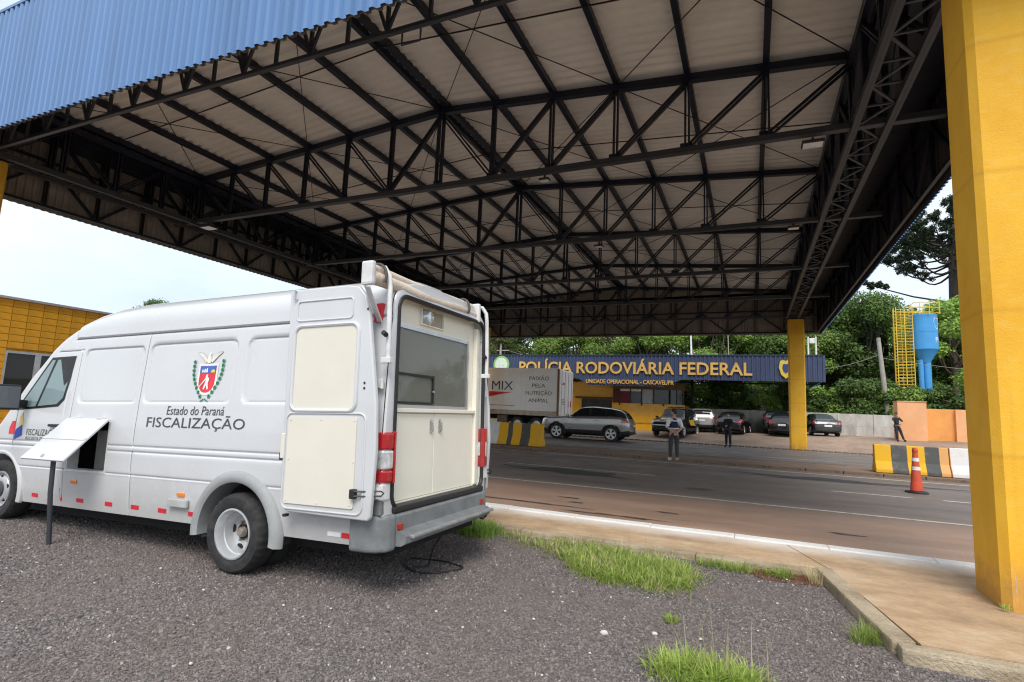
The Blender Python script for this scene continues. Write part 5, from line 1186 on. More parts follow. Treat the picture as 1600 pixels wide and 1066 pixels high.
def pol(c):
    lb = part('light_bar', c)
    MB().box(.05, .25, -.55, .55, 1.87, 1.94, .03).build('lens', mat('bar_lens', (.10, .02, .025), .2), lb)
    for s in (1, -1):
        MB().prism([(-1.0, .75), (.2, .75), (.7, 1.12), (-.2, 1.12)], 'y', s*.992, s*.986).build('yellow_stripe', mat('police_yellow', (.80, .52, .02), .35), c)
    MB().add([(2.25, -.42, 1.035), (2.25, .42, 1.035), (1.55, .50, 1.175), (1.55, -.50, 1.175)], [(0, 1, 2, 3)]).build('hood_marking', wht_r, c); MB().box(2.36, 2.52, -.80, .80, .70, .76, .01).build('bumper_strip', wht_r, c)
    MB().add([(2.05, -.26, 1.10), (2.05, .26, 1.10), (1.75, .26, 1.165), (1.75, -.26, 1.165)], [(0, 1, 2, 3)]).build('hood_emblem', MATS['police_yellow'], c)
make_car('police_car', 'black police SUV with yellow stripe and white bonnet facing the camera', (-4.55, 37.9, gz(-4.55, 37.0)), R(-100), PICK, blackp, rimb, extras=pol)
make_car('parked_car', 'silver compact SUV seen from behind, partly hidden by the police car', (-3.2, 42.4, gz(-3.2, 41.5)), R(92), RENEG, silv2, rimb)
make_car('parked_car', 'black hatchback backed by the wall just right of the police officer', (-1.05, 40.9, gz(-1, 40.0)), R(82), HATCHB, blackp, rimb)
make_car('parked_car', 'grey hatchback half hidden between the black one and the column', (1.75, 43.2, gz(1.7, 41.5)), R(86), RENEG, dkgrey, rimb)
make_car('parked_car', 'black hatchback standing directly behind the far yellow column', (2.15, 40.6, gz(2.0, 39.8)), R(80), dict(HATCHB, W=.90), blackp, rimb)
make_car('parked_car', 'dark sedan parked rightmost, right of the far yellow column', (4.25, 42.6, gz(4.2, 41.5)), R(97), SEDAN, dkgrey, rimb)

def truck():
    y0, y1, xr = 33.0, 35.9, -11.25
    t = thing('box_truck', 'white box truck with slogan lettering waiting behind the grey SUV', 'truck')
    bx = mat('truck_box', (.92, .89, .84), .5, 0, .04, 1.5, dirt=(.80, .73, .63), dscale=.7)
    L_ = 9.0; P = 1.15, 4.16
    MB().box(xr-L_, xr, y0, y1, P[0], P[1]).build('cargo_box', bx, t)
    k = 0
    for i in range(7):
        a = xr-L_+i*L_/7; MB().box(a+.01, a+L_/7-.01, y0-.018, y0-.001, P[0]+.28, P[1]-.18, .005).build('side_panel', bx, t)
    rl = mat('box_rail', (.50, .42, .33), .6, .2, .1, 3, dirt=(.3, .16, .08), dscale=3)
    MB().box(xr-L_, xr+.02, y0-.03, y0-.002, P[0]-.04, P[0]+.26).build('bottom_rail', rl, t); MB().box(xr-L_, xr+.02, y0-.03, y0-.002, P[1]-.16, P[1]+.03).build('top_rail', bx, t)
    MB().box(xr-.10, xr+.03, y0-.045, y0-.031, P[0], P[1]).build('corner_post', mat('rust_post', (.22, .12, .07), .8), t)
    for (a, b_) in ((y0+.06, (y0+y1)/2-.02), ((y0+y1)/2+.02, y1-.06)):
        d = MB().box(xr+.001, xr+.05, a, b_, P[0]+.06, P[1]-.08, .01).build('rear_door', bx, t)
        h = MB()
        for yy in (a+.35, b_-.35): h.tube([(xr+.08, yy, P[0]+.08), (xr+.08, yy, P[1]-.1)], .022, 8)
        h.build('lock_rods', alu_m, d, True)
    for i, z in enumerate((1.9, 2.0, 2.1, 2.2)): MB().box(xr+.051, xr+.054, y0+.35, y0+1.1-.1*(i % 2), z, z+.035).build('rear_lettering', ink_m, t)
    mesh('rear_logo', [(xr+.054, y0+.3, 3.2), (xr+.054, y0+1.0, 3.35), (xr+.054, y0+1.0, 3.15)], [(0, 1, 2)], red_r, t)
    for yy in (y1-1.05, y1-.6): MB().box(xr+.051, xr+.056, yy, yy+.2, 1.75, 2.15).build('rear_marking', red_r, t)
    MB().box(xr-L_, xr-.1, y0+.9, y1-.9, .78, 1.14).build('chassis', blk_in, t)
    MB().box(xr-.25, xr-.1, y0+.1, y1-.1, .55, .75).build('underrun_bar', mat('bar_red_white', (.5, .3, .28), .6), t)
    for x in (xr-1.5, xr-2.85, xr-8.4):
        for s, yy in ((-1, y0+.05), (1, y1-.05)):
            w = part('wheel', t)
            pr = [(.30, .02), (.34, 0), (.47, 0), (.50, .05), (.50, .42), (.47, .47)]
            MB().lathe([(r_, a if s < 0 else -a) for r_, a in pr], (x, yy, .5), 'y', 28).build('tyre', rubber, w, True); MB().lathe([(.001, .12 if s < 0 else -.12), (.12, .1 if s < 0 else -.1), (.28, .12 if s < 0 else -.12), (.31, .02 if s < 0 else -.02)], (x, yy, .5), 'y', 20).build('rim', rim_m, w, True)
        for yy in (y0+.05, y1-.55): 
            n_ = 12; V = []
            for i in range(n_+1):
                an = R(15+150*i/n_)
                for q in (0, .5): V.append((x+.60*math.cos(an), yy+q, .5+.60*math.sin(an)))
            MB().add(V, [(i*2, i*2+1, i*2+3, i*2+2) for i in range(n_)]).build('mudguard', black_pl, t, True)
    MB().box(xr-4.3, xr-3.6, y0+.05, y0+.55, .55, 1.05, .03).build('tool_box', mat('tool_box', (.16, .12, .10), .7), t)
    # cab
    xc = xr-L_-.25; cab = [(xc, .6), (xc, 2.9), (xc-.5, 3.0), (xc-1.5, 2.85), (xc-1.85, 1.9), (xc-1.95, 1.2), (xc-1.95, .55)]
    o = MB().prism(cab, 'y', y0+.15, y1-.15).build('cab', whitep_m, t); bv = o.modifiers.new('b', 'BEVEL'); bv.width = .08; bv.segments = 3
    MB().prism([(xc-.45, 1.9), (xc-.45, 2.65), (xc-1.35, 2.6), (xc-1.6, 1.9)], 'y', y0+.13, y1-.13).build('cab_window', car_glass, t); MB().box(xc-2.05, xc-1.7, y0+.1, y1-.1, .4, .9, .05).build('front_bumper', grey_pl, t)
    def txt(s_, x0, x1, z0, size, bold, m, nm='slogan'):
        V, F = text_mesh(s_, size, bold, 0, 0, x1-x0); mesh(nm, [(x0+p[0], y0-.024, z0+p[1]) for p in V], F, m, t)
    ink2 = mat('truck_ink', (.05, .05, .055), .5); nv = mat('truck_navy', (.05, .055, .13), .5)
    cx = -12.62
    for s_, w, z in (('PAIXÃO', 1.35, 3.40), ('PELA', .92, 2.93), ('NUTRIÇÃO', 1.80, 2.45), ('ANIMAL', 1.38, 1.97)): txt(s_, cx-w/2, cx+w/2, z, .36, .0, ink2)
    txt('MIX', -16.0, -14.45, 2.72, .86, .0, nv, 'logo_lettering'); mesh('logo_wedge', [(-16.2, y0-.024, 2.60), (-14.5, y0-.024, 2.58), (-16.2, y0-.024, 2.25)], [(0, 1, 2)], red_r, t)
    MB().box(-16.4, -14.3, y0-.026, y0-.023, 1.68, 1.71).build('small_print', ink2, t)
truck()

# ================================================================== BARRIERS AND CONE
def stripes(name, edges, cols, wob=.02):
    m, nt, b, N, L = nodes(name); tc = N('ShaderNodeTexCoord'); sx = N('ShaderNodeSeparateXYZ'); L(tc.outputs['Object'], sx.inputs[0])
    nz = N('ShaderNodeTexNoise'); nz.inputs['Scale'].default_value = 6; nz.inputs['Detail'].default_value = 5; L(tc.outputs['Object'], nz.inputs['Vector'])
    ad = N('ShaderNodeMath'); ad.operation = 'MULTIPLY_ADD'; ad.inputs[1].default_value = wob; L(nz.outputs['Fac'], ad.inputs[0]); L(sx.outputs['X'], ad.inputs[2])
    c = None
    for i, col in enumerate(cols):
        if c is None:
            q = N('ShaderNodeRGB'); q.outputs[0].default_value = rgb(col); c = q.outputs[0]; continue
        g = N('ShaderNodeMath'); g.operation = 'GREATER_THAN'; g.inputs[1].default_value = edges[i-1]+wob/2; L(ad.outputs[0], g.inputs[0])
        mx = N('ShaderNodeMix'); mx.data_type = 'RGBA'; L(g.outputs[0], mx.inputs[0]); L(c, mx.inputs[6]); mx.inputs[7].default_value = rgb(col); c = mx.outputs[2]
    n2 = N('ShaderNodeTexNoise'); n2.inputs['Scale'].default_value = 3.5; n2.inputs['Detail'].default_value = 8; n2.inputs['Roughness'].default_value = .7; L(tc.outputs['Object'], n2.inputs['Vector'])
    r = N('ShaderNodeMapRange'); r.inputs[1].default_value = .52; r.inputs[2].default_value = .78; r.inputs[4].default_value = .5; L(n2.outputs['Fac'], r.inputs[0])
    mx = N('ShaderNodeMix'); mx.data_type = 'RGBA'; L(r.outputs[0], mx.inputs[0]); L(c, mx.inputs[6]); mx.inputs[7].default_value = (.36, .30, .22, 1); L(mx.outputs[2], b.inputs['Base Color']); b.inputs['Roughness'].default_value = .8
    return m
def barrier(label, x0, x1, y, h, edges, cols, rz=0.):
    P = [(-.30, 0), (-.30, .10), (-.16, .34), (-.10, h), (.10, h), (.16, .34), (.30, .10), (.30, 0)]
    o = thing('concrete_barrier', label, 'barrier', (x0, y, .08), rz, 'striped concrete barriers on the median')
    L_ = x1-x0
    s = MB().prism(P, 'x', 0, L_).build('block', stripes('stripe_paint_%s' % label[:12].replace(' ', '_'), edges, cols), o); bv = s.modifiers.new('b', 'BEVEL'); bv.width = .02; bv.segments = 2
    MB().box(-.02, -.001, -.08, .08, h*.55, h*.62).build('end_bracket', rust_m, o)
    return o
YE, GR, WH, OR = (.78, .43, .015), (.085, .09, .088), (.74, .73, .71), (.72, .38, .14)
barrier('concrete barrier with yellow and grey stripes behind the traffic cone', 3.42, 5.24, 19.85, .82, [.42, .82, 1.25, 1.6], [YE, GR, YE, GR, OR])
barrier('white painted concrete barrier butting the near yellow pillar', 5.26, 9.3, 19.85, .83, [.02], [OR, WH], 0)
barrier('concrete barrier with yellow stripes in front of the truck', -9.9, -7.42, 20.05, .86, [.65, 1.05, 1.25, 1.62, 2.0], [WH, YE, GR, YE, GR, YE])
barrier('white concrete barrier end seen past the van door', -14.0, -9.92, 20.05, .86, [9.], [WH, WH])

def cone():
    c = thing('traffic_cone', 'tall orange traffic cone with two white bands on the road', 'cone', (3.42, 15.2, 0)); c.scale = (.95, .95, .98)
    om = mat('cone_orange', (.66, .085, .035), .6, 0, .12, 6, dirt=(.40, .10, .06), dscale=5)
    MB().lathe([(.001, .0), (.235, .0), (.24, .02), (.21, .045), (.14, .05)], (0, 0, 0), 'z', 24).build('base', black_pl, c, True)
    rr = lambda z: .135-.082*(z/.92)
    MB().lathe([(rr(z), z) for z in (.055, .3, .6, .92)] + [(.06, .93), (.06, .99), (.04, 1.03), (.001, 1.03)], (0, 0, 0), 'z', 28).build('body', om, c, True)
    for z0, z1 in ((.52, .60), (.72, .80)): MB().lathe([(rr(z0)+.003, z0), (rr(z1)+.003, z1)], (0, 0, 0), 'z', 28).build('band', wht_r, c, True)
cone()
# ================================================================== PEOPLE
def skin_mesh(V, E, Rr, root=0, sub=2):
    me = bpy.data.meshes.new('sk'); me.from_pydata([tuple(v) for v in V], E, []); o = bpy.data.objects.new('sk', me); COL.objects.link(o)
    md = o.modifiers.new('s', 'SKIN'); md.use_smooth_shade = True; md.branch_smoothing = .6
    for i, r_ in enumerate(Rr):
        r_ = r_ if isinstance(r_, tuple) else (r_, r_)
        me.skin_vertices[0].data[i].radius = r_; me.skin_vertices[0].data[i].use_root = (i == root)
    sb = o.modifiers.new('d', 'SUBSURF'); sb.levels = sub; sb.render_levels = sub
    dg = bpy.context.evaluated_depsgraph_get(); dg.update(); m2 = bpy.data.meshes.new_from_object(o.evaluated_get(dg))
    Vv = [v.co[:] for v in m2.vertices]; F = [tuple(p.vertices) for p in m2.polygons]
    bpy.data.objects.remove(o); bpy.data.meshes.remove(me); bpy.data.meshes.remove(m2)
    return Vv, F
def ellipsoid(c, r, n=18, m=12, f=None):
    V = []; F = []
    for i in range(m+1):
        a = math.pi*i/m
        for q in range(n):
            b = 2*math.pi*q/n; p = [math.sin(a)*math.cos(b), math.sin(a)*math.sin(b), math.cos(a)]
            if f: p = f(p)
            V.append((c[0]+r[0]*p[0], c[1]+r[1]*p[1], c[2]+r[2]*p[2]))
    for i in range(m):
        for q in range(n): F.append((i*n+q, i*n+(q+1) % n, (i+1)*n+(q+1) % n, (i+1)*n+q))
    return V, F
def person(label, loc, rz, h, pose, outfit, headrot=0.):
    p = thing('person', label, 'person', loc, rz); k = h/1.75; p.scale = (k, k, k)
    J = dict(pel=(0, 0, .96), spi=(0, .005, 1.14), che=(0, 0, 1.34), nek=(0, .0, 1.47), hed=(0, .015, 1.56))
    for s, n in ((-1, 'l'), (1, 'r')):
        J['sh'+n] = (s*.175, -.005, 1.41); J['el'+n] = (s*.24, -.02, 1.12); J['wr'+n] = (s*.25, .06, .88); J['hi'+n] = (s*.09, 0, .90); J['kn'+n] = (s*.105, .015, .50); J['an'+n] = (s*.115, -.01, .09); J['to'+n] = (s*.135, .15, .035)
    J.update({a: b for a, b in pose.items() if not a.startswith('hd')})
    names = list(J); ix = {n: i for i, n in enumerate(names)}; V = [J[n] for n in names]
    rad = dict(pel=(.145, .105), spi=(.125, .095), che=(.15, .105), nek=.055, hed=.05)
    for n in 'lr': rad.update({'sh'+n: .062, 'el'+n: .043, 'wr'+n: .028, 'hi'+n: .085, 'kn'+n: .056, 'an'+n: .038, 'to'+n: .034})
    ED = [('pel', 'spi'), ('spi', 'che'), ('che', 'nek'), ('nek', 'hed')]
    for n in 'lr': ED += [('che', 'sh'+n), ('sh'+n, 'el'+n), ('el'+n, 'wr'+n), ('pel', 'hi'+n), ('hi'+n, 'kn'+n), ('kn'+n, 'an'+n), ('an'+n, 'to'+n)]
    mb = MB().add(*skin_mesh(V, [(ix[a], ix[b]) for a, b in ED], [rad[n] for n in names], ix['pel']))
    for n, s in (('l', -1), ('r', 1)):                 # hands: palm, four fingers and a thumb
        w = Vector(J['wr'+n]); d = (w-Vector(J['el'+n])).normalized(); d = (d+Vector(pose.get('hd'+n, (0, 0, -.3)))).normalized(); u = d.cross(Vector((0, 1, 0))).normalized(); t = d.cross(u)
        pv = [w, w+d*.045, w+d*.085]; mb.add(*skin_mesh(pv, [(0, 1), (1, 2)], [(.024, .024), (.036, .018), (.038, .015)], 0, 1))
        for q, ln in enumerate((.062, .072, .067, .052)):
            b = w+d*.075+u*(.027-.018*q); f1 = b+d*ln*.55+t*.006; f2 = f1+d*ln*.35+t*.018; mb.add(*skin_mesh([b, f1, f2], [(0, 1), (1, 2)], [.0095, .0085, .007], 0, 1))
        b = w+d*.03+u*.03; mb.add(*skin_mesh([b, b+d*.03+u*.02, b+d*.06+u*.022+t*.01], [(0, 1), (1, 2)], [.012, .010, .008], 0, 1))
    hc = Vector(J['hed'])+Vector((0, .015, .075)); Rm = Matrix.Rotation(headrot, 3, 'Z')
    def hv(V_): return [tuple(hc+Rm @ Vector(v)) for v in V_]
    def skull(q): return [q[0]*(1-.18*max(0, -q[2])), q[1]*(1-.10*max(0, -q[2]))+(.10 if q[2] < -.2 else 0)*max(0, q[1]), q[2]]
    Vh, Fh = ellipsoid((0, 0, 0), (.074, .094, .118), 22, 16, skull); mb.add(hv(Vh), Fh)
    for c_, r_ in (((0, .10, -.012), (.014, .022, .026)), ((0, .088, .03), (.045, .012, .012)), ((.076, -.005, -.01), (.010, .020, .030)), ((-.076, -.005, -.01), (.010, .020, .030)), ((0, .09, -.07), (.03, .02, .02))):
        Ve, Fe = ellipsoid(c_, r_, 10, 8); mb.add(hv(Ve), Fe)
    bd = mb.build('body', skin_m, p, True, 180); rmz = bd.modifiers.new('r', 'REMESH'); rmz.mode = 'VOXEL'; rmz.voxel_size = .0085; rmz.use_smooth_shade = True
    fm = mat('lip', (.36, .14, .11), .5) if 'lip' not in MATS else MATS['lip']
    ey = MB()
    for s in (-1, 1): ey.add(hv(ellipsoid((s*.030, .088, .012), (.012, .008, .007), 8, 6)[0]), ellipsoid((0, 0, 0), (1, 1, 1), 8, 6)[1])
    ey.build('eyes', blk_in, p, True); Vm, Fm = ellipsoid((0, .098, -.055), (.022, .008, .006), 8, 6); MB().add(hv(Vm), Fm).build('mouth', fm, p, True)
    # hair / cap
    Vq, Fq = ellipsoid((0, -.012, .022), (.082, .098, .108), 22, 16)
    keep = [f for f in Fq if all(not (Vq[i][2] < .0 and Vq[i][1] > -.02) and not (Vq[i][1] > .045 and Vq[i][2] < .06) and Vq[i][2] > -.065 for i in f)]
    hr = MB().add(hv(Vq), keep).build('cap' if outfit.get('cap') else 'hair', navy_u if outfit.get('cap') else hair_m, p, True, 180); so = hr.modifiers.new('s', 'SOLIDIFY'); so.thickness = .012
    if outfit.get('cap'): MB().add(hv([(-.07, .07, .055), (.07, .07, .055), (.055, .155, .04), (-.055, .155, .04), (-.07, .07, .065), (.07, .07, .065), (.055, .155, .048), (-.055, .155, .048)]), [(0, 1, 2, 3), (7, 6, 5, 4), (0, 4, 5, 1), (1, 5, 6, 2), (2, 6, 7, 3), (3, 7, 4, 0)]).build('cap_peak', navy_u, p)
    # clothes follow the same joints, a little larger
    def cloth(nm, jn, ed, add, m, cut=None, root=0):
        P = []; Rr = []
        for n in jn:
            if isinstance(n, tuple):
                a, b, t = n; P.append(Vector(J[a]).lerp(Vector(J[b]), t)); r0, r1 = rad[a], rad[b]; r0 = r0 if isinstance(r0, float) else sum(r0)/2; r1 = r1 if isinstance(r1, float) else sum(r1)/2; Rr.append(r0+(r1-r0)*t+add)
            else:
                P.append(Vector(J[n])); r_ = rad[n]; Rr.append((r_[0]+add, r_[1]+add) if isinstance(r_, tuple) else r_+add)
        o = MB().add(*skin_mesh(P, ed, Rr, root)).build(nm, m, p, True, 180); return o
    slv = .55 if outfit.get('short') else .92
    sj = ['che', 'spi', ('spi', 'pel', .75), 'shl', ('shl', 'ell', .5), 'ell', ('ell', 'wrl', slv-.5 if slv > .6 else .06), 'shr', ('shr', 'elr', .5), 'elr', ('elr', 'wrr', slv-.5 if slv > .6 else .06), ('che', 'nek', .55)]
    if slv > .6: sj[6] = ('ell', 'wrl', .9); sj[10] = ('elr', 'wrr', .9)
    cloth('shirt', sj, [(0, 1), (1, 2), (0, 3), (3, 4), (4, 5), (5, 6), (0, 7), (7, 8), (8, 9), (9, 10), (0, 11)], .016, outfit['shirt'])
    cloth('trousers', ['pel', 'hil', 'knl', ('knl', 'anl', .95), 'hir', 'knr', ('knr', 'anr', .95), ('pel', 'spi', .35)], [(0, 1), (1, 2), (2, 3), (0, 4), (4, 5), (5, 6), (0, 7)], .020, outfit['trousers'])
    for n in 'lr': cloth('shoe', ['an'+n, ('an'+n, 'to'+n, .5), 'to'+n], [(0, 1), (1, 2)], .024, outfit['shoes'])
    if 'vest' in outfit:
        cloth('vest', ['che', 'spi', ('spi', 'pel', .6), ('che', 'shl', .62), ('che', 'shr', .62), ('che', 'nek', .5)], [(0, 1), (1, 2), (0, 3), (0, 4), (0, 5)], .042, outfit['vest'])
        MB().box(-.085, .085, -.168, -.150, 1.33, 1.365).build('vest_lettering', wht_r, p); MB().tube([(.182*math.cos(a), -.004+.152*math.sin(a), 1.09) for a in np.linspace(0, 2*math.pi, 28, endpoint=False)], .022, 8, closed=True).build('reflective_band', wht_r, p, True)
    if outfit.get('belt'): MB().tube([(.172*math.cos(a), .132*math.sin(a), 1.0) for a in np.linspace(0, 2*math.pi, 28, endpoint=False)], .022, 8, closed=True).build('belt', black_pl, p, True); MB().box(.15, .20, -.05, .06, .82, 1.0, .015).build('holster', black_pl, p)
    return p
person('person in white shirt, navy vest and grey trousers, hands clasped behind the back', (-2.36, 18.95, .0), R(18), 1.72, dict(ell=(-.25, -.09, 1.13), elr=(.25, -.09, 1.13), wrl=(-.07, -.20, .96), wrr=(.055, -.215, .945), hdl=(.7, 0, -.3), hdr=(-.7, 0, -.3)), dict(shirt=shirt_w, vest=vest_m, trousers=trouser_m, shoes=shirt_w, short=1), R(50))
person('police officer in navy uniform standing at the edge of the paving', (-1.08, 30.5, .0), R(150), 1.76, dict(ell=(-.23, .04, 1.12), wrl=(-.10, .20, 1.10), elr=(.25, -.02, 1.13), wrr=(.20, .14, .95), hir=(.09, 0, .9), tol=(-.16, .14, .035)), dict(shirt=navy_u, trousers=navy_u, shoes=black_pl, belt=1, cap=1), R(25))
gzp = float(H(8.2, 38.9))
person('officer in dark uniform leaning on the salmon pier with a hand at the face', (8.0, 39.12, gzp), R(-158), 1.72, dict(pel=(0, -.02, .94), spi=(0, -.05, 1.13), che=(0, -.10, 1.33), nek=(0, -.10, 1.46), hed=(0, -.085, 1.55), shl=(-.175, -.11, 1.40), shr=(.175, -.10, 1.40), elr=(.27, .06, 1.24), wrr=(.10, .13, 1.50), ell=(-.27, .04, 1.22), wrl=(-.08, .16, 1.42), hil=(-.09, -.02, .88), hir=(.09, -.02, .88), knl=(-.14, .12, .48), anl=(-.16, .30, .09), tol=(-.18, .45, .05), knr=(.10, .06, .48), anr=(.11, .10, .09), tor=(.13, .26, .035)), dict(shirt=navy_u, trousers=navy_u, shoes=black_pl, belt=1, cap=1, short=1), R(-15))

# ================================================================== VEGETATION
def leaf_cloud(cs, rs, n, size, rng, flat=.6, shell=.55):
    """many small leaf-sized quads spread through clumps (cs centres, rs radii)"""
    cs = np.asarray(cs); rs = np.asarray(rs); w = rs**2/np.sum(rs**2); k = rng.choice(len(cs), n, p=w)
    d = rng.normal(size=(n, 3)); d /= np.linalg.norm(d, axis=1)[:, None]; rr = rs[k]*(shell+(1-shell)*rng.random(n))*(.75+.4*rng.random(n))
    c = cs[k]+d*rr[:, None]*np.array([1, 1, flat+.15]); up = d*.6+rng.normal(size=(n, 3))*.5+np.array([0, 0, .5]); up /= np.linalg.norm(up, axis=1)[:, None]
    a = np.cross(up, rng.normal(size=(n, 3))); a /= np.linalg.norm(a, axis=1)[:, None]; b = np.cross(up, a); s = size*(.6+.8*rng.random(n))[:, None]
    V = np.stack([c-a*s*.5, c+b*s*.32, c+a*s*.5+up*s*.12, c-b*s*.32], 1).reshape(-1, 3)
    return V, np.arange(4*n).reshape(-1, 4)
def mesh_np(name, V, F, m, parent=None):
    me = bpy.data.meshes.new(name); n = len(F); me.vertices.add(len(V)); me.vertices.foreach_set('co', np.asarray(V, np.float32).ravel()); me.loops.add(n*4); me.loops.foreach_set('vertex_index', np.asarray(F, np.int32).ravel()); me.polygons.add(n)
    me.polygons.foreach_set('loop_start', np.arange(0, n*4, 4, dtype=np.int32)); me.materials.append(m); me.update(calc_edges=True); me.validate()
    o = bpy.data.objects.new(name, me); return link(o, parent)
def limb(mb, p, q, r0, r1, rng, n=6):
    p, q = Vector(p), Vector(q); d = q-p; L_ = d.length
    pts = [p+d*t+Vector(rng.normal(size=3)*L_*.045*math.sin(math.pi*t))+Vector((0, 0, L_*.10*math.sin(math.pi*t)*-.5)) for t in np.linspace(0, 1, n)]
    mb.tube(pts, [r0+(r1-r0)*t for t in np.linspace(0, 1, n)], 7)
def tree_proto(h, rx, trunk_h, nclump, nleaf, lm, bm_, seed, lsize=.30):
    rng = np.random.default_rng(seed); t = thing('broadleaf_tree', 'tree', 'tree'); tr = MB(); ch = h-trunk_h
    cs = []; rs = []
    for i in range(nclump):
        a = rng.random()*2*math.pi; zf = rng.random()**.8; rad = rx*(.35+.65*rng.random()**.5)*math.sin(math.pi*(.16+.80*zf))**.7
        cs.append((rad*math.cos(a), rad*math.sin(a), trunk_h+ch*(.06+.86*zf))); rs.append(rx*(.20+.20*rng.random()))
    pts = [(0, 0, -.3)]; x = y = 0
    for z in np.linspace(.15, .85, 7): x += rng.normal()*.10; y += rng.normal()*.10; pts.append((x, y, h*z))
    tr.tube(pts, [.028*h*(1-.11*i) for i in range(8)], 9)
    for i in range(0, nclump, 2):
        c = Vector(cs[i]); b = Vector(pts[1+int(5*min(.99, max(0, c.z/h-.25)))]); limb(tr, b, c, .010*h, .004*h, rng)
    tr.build('trunk', bm_, t, True, 60); V, F = leaf_cloud(cs, rs, nleaf, lsize, rng); mesh_np('crown', V, F, lm, t)
    return t
def copy_thing(o):
    c = o.copy(); COL.objects.link(c)
    for ch in list(o.children): k = ch.copy(); COL.objects.link(k); k.parent = c
    return c
def woods():
    pr = [tree_proto(12, 4.2, 2.2, 34, 26000, leafA, bark_d, 1, .22), tree_proto(11, 4.0, 2.6, 30, 24000, leafB, bark_m, 2, .22), tree_proto(13, 3.8, 3.4, 30, 22000, leafC, bark_m, 3, .22), tree_proto(10, 4.6, 1.6, 36, 26000, leafA, bark_d, 4, .22)]
    used = set()
    kinds = ['tall dark green tree', 'bright yellow-green tree', 'olive green tree with bare limbs', 'broad dense green tree']
    spots = [(-31, 62, 3, 1.1, 'far left beyond the truck and crossarm pole'), (-26, 55, 2, .95, 'above the left end of the truck'), (-21.5, 58, 0, 1.05, 'behind the first letters of the fascia'), (-17.2, 55, 1, .95, 'behind the middle of the word POLÍCIA'), (-13, 59, 2, 1.1, 'behind the gap after POLÍCIA'), (-9.5, 55.5, 1, 1.0, 'behind the middle of the word RODOVIÁRIA'),
        (-6.4, 60, 2, 1.0, 'left of the slim lamp post'), (-3.0, 56, 1, 1.02, 'right of the slim lamp post'), (.4, 58.5, 3, 1.1, 'behind the last letters of the fascia'), (3.6, 56, 1, .92, 'just right behind the far column'), (6.6, 60, 3, 1.18, 'right of the fascia end, above the sedan'), (9.6, 57, 0, 1.02, 'behind the leaning pole'),
        (12.6, 63, 3, 1.15, 'directly behind the blue water tower'), (16.2, 58, 1, 1.08, 'between the tower and the near pillar'), (20, 62, 0, 1.0, 'behind the near pillar on the right'), (-36, 58, 0, 1.0, 'at the far left of the wood behind the van'), (24, 66, 3, 1.1, 'rightmost in the wood behind the pillar'), (1.6, 68, 2, 1.15, 'in the second row above the fascia end'), (-15, 70, 0, 1.2, 'in the second row behind the fascia lettering'), (8.8, 72, 0, 1.1, 'in the second row between column and tower')]
    for i, (x, y, k, s, w) in enumerate(spots):
        o = pr[k] if k not in used else copy_thing(pr[k]); used.add(k)
        tag(o, kinds[k]+' '+w, 'tree', 'trees of the wood behind the station'); o.location = (x, y, float(min(H(x, y), 6))-.1); o.rotation_euler = (0, 0, i*2.4); o.scale = (s*random.uniform(.95, 1.1), s*random.uniform(.95, 1.1), s)
    # leafy shrubs directly behind the wall
    sp = []
    for q, lm in enumerate((leafA, leafB, leafA)):
        rng = np.random.default_rng(40+q); t = thing('shrub', 'shrub', 'shrub'); n = 14
        cs = [(rng.normal()*.75, rng.normal()*.5, 1.0+rng.random()*2.6) for _ in range(n)]; rs = [.55+.35*rng.random() for _ in range(n)]
        tr = MB()
        for c in cs[:8]: limb(tr, (c[0]*.2, c[1]*.2, -.2), c, .05, .015, rng)
        tr.build('stems', bark_d, t, True); V, F = leaf_cloud(cs, rs, 6000, .20, rng); mesh_np('crown', V, F, lm, t); sp.append(t)
    used2 = set(); x = -13.6; i = 0; kn = ['dark leafy shrub', 'lighter green shrub', 'dense glossy shrub']
    where = ['behind the police station roof, far left', 'behind the station bay', 'behind the station windows', 'behind the bay corner', 'left of the lamp post above the police car', 'above the silver compact SUV', 'right of the lamp post over the wall', 'above the officer on the paving', 'above the black hatchback', 'left of the middle wall post', 'above the half hidden grey hatchback', 'directly behind the far column', 'just right of the far column', 'above the dark sedan', 'right of the sedan over the wall', 'left of the leaning pole', 'at the foot of the leaning pole', 'behind the salmon pier', 'at the foot of the water tower', 'behind the salmon wall', 'behind the near pillar']
    while x < 17 and i < len(where):
        k = i % 3; o = sp[k] if k not in used2 else copy_thing(sp[k]); used2.add(k)
        yy = 47.2+.9*(i % 2); tag(o, kn[k]+' '+where[i], 'shrub', 'shrubs behind the concrete wall'); o.location = (x, yy, float(H(x, yy))-.1); s = random.uniform(.85, 1.12); o.scale = (s, s, s*random.uniform(.9, 1.1)); o.rotation_euler = (0, 0, i*1.9); x += 1.48; i += 1
    # lone tree top over the van roof
    o = copy_thing(pr[0]); tag(o, 'distant tree top showing over the van roof at the left', 'tree', 'distant trees'); o.location = (-49.3, 31, -1.9); o.scale = (.55, .55, 1.0)
    for (x, y, w, s) in ((-62, 70, 'far away on the left horizon', 1.1), (-75, 40, 'far off beyond the yellow tiled building', 1.0)):
        o = copy_thing(pr[3]); tag(o, 'broad dark tree '+w, 'tree', 'distant trees'); o.location = (x, y, -4); o.scale = (s, s, s*.8)
    rng = np.random.default_rng(77); cs = []; rs = []
    for i in range(420):
        x = rng.uniform(-75, 55); y = rng.uniform(76, 92); cs.append((x, y, rng.uniform(1, 11.5+2.0*math.sin(x*.22)+1.2*math.sin(x*.6+2)))); rs.append(rng.uniform(1.6, 2.9))
    V, F = leaf_cloud(cs, rs, 90000, .55, rng, .8, .4); tag(mesh_np('far_wood', V, F, leafA), 'dense far edge of the wood closing the view behind the trees', 'wood', None, 'stuff')
woods()
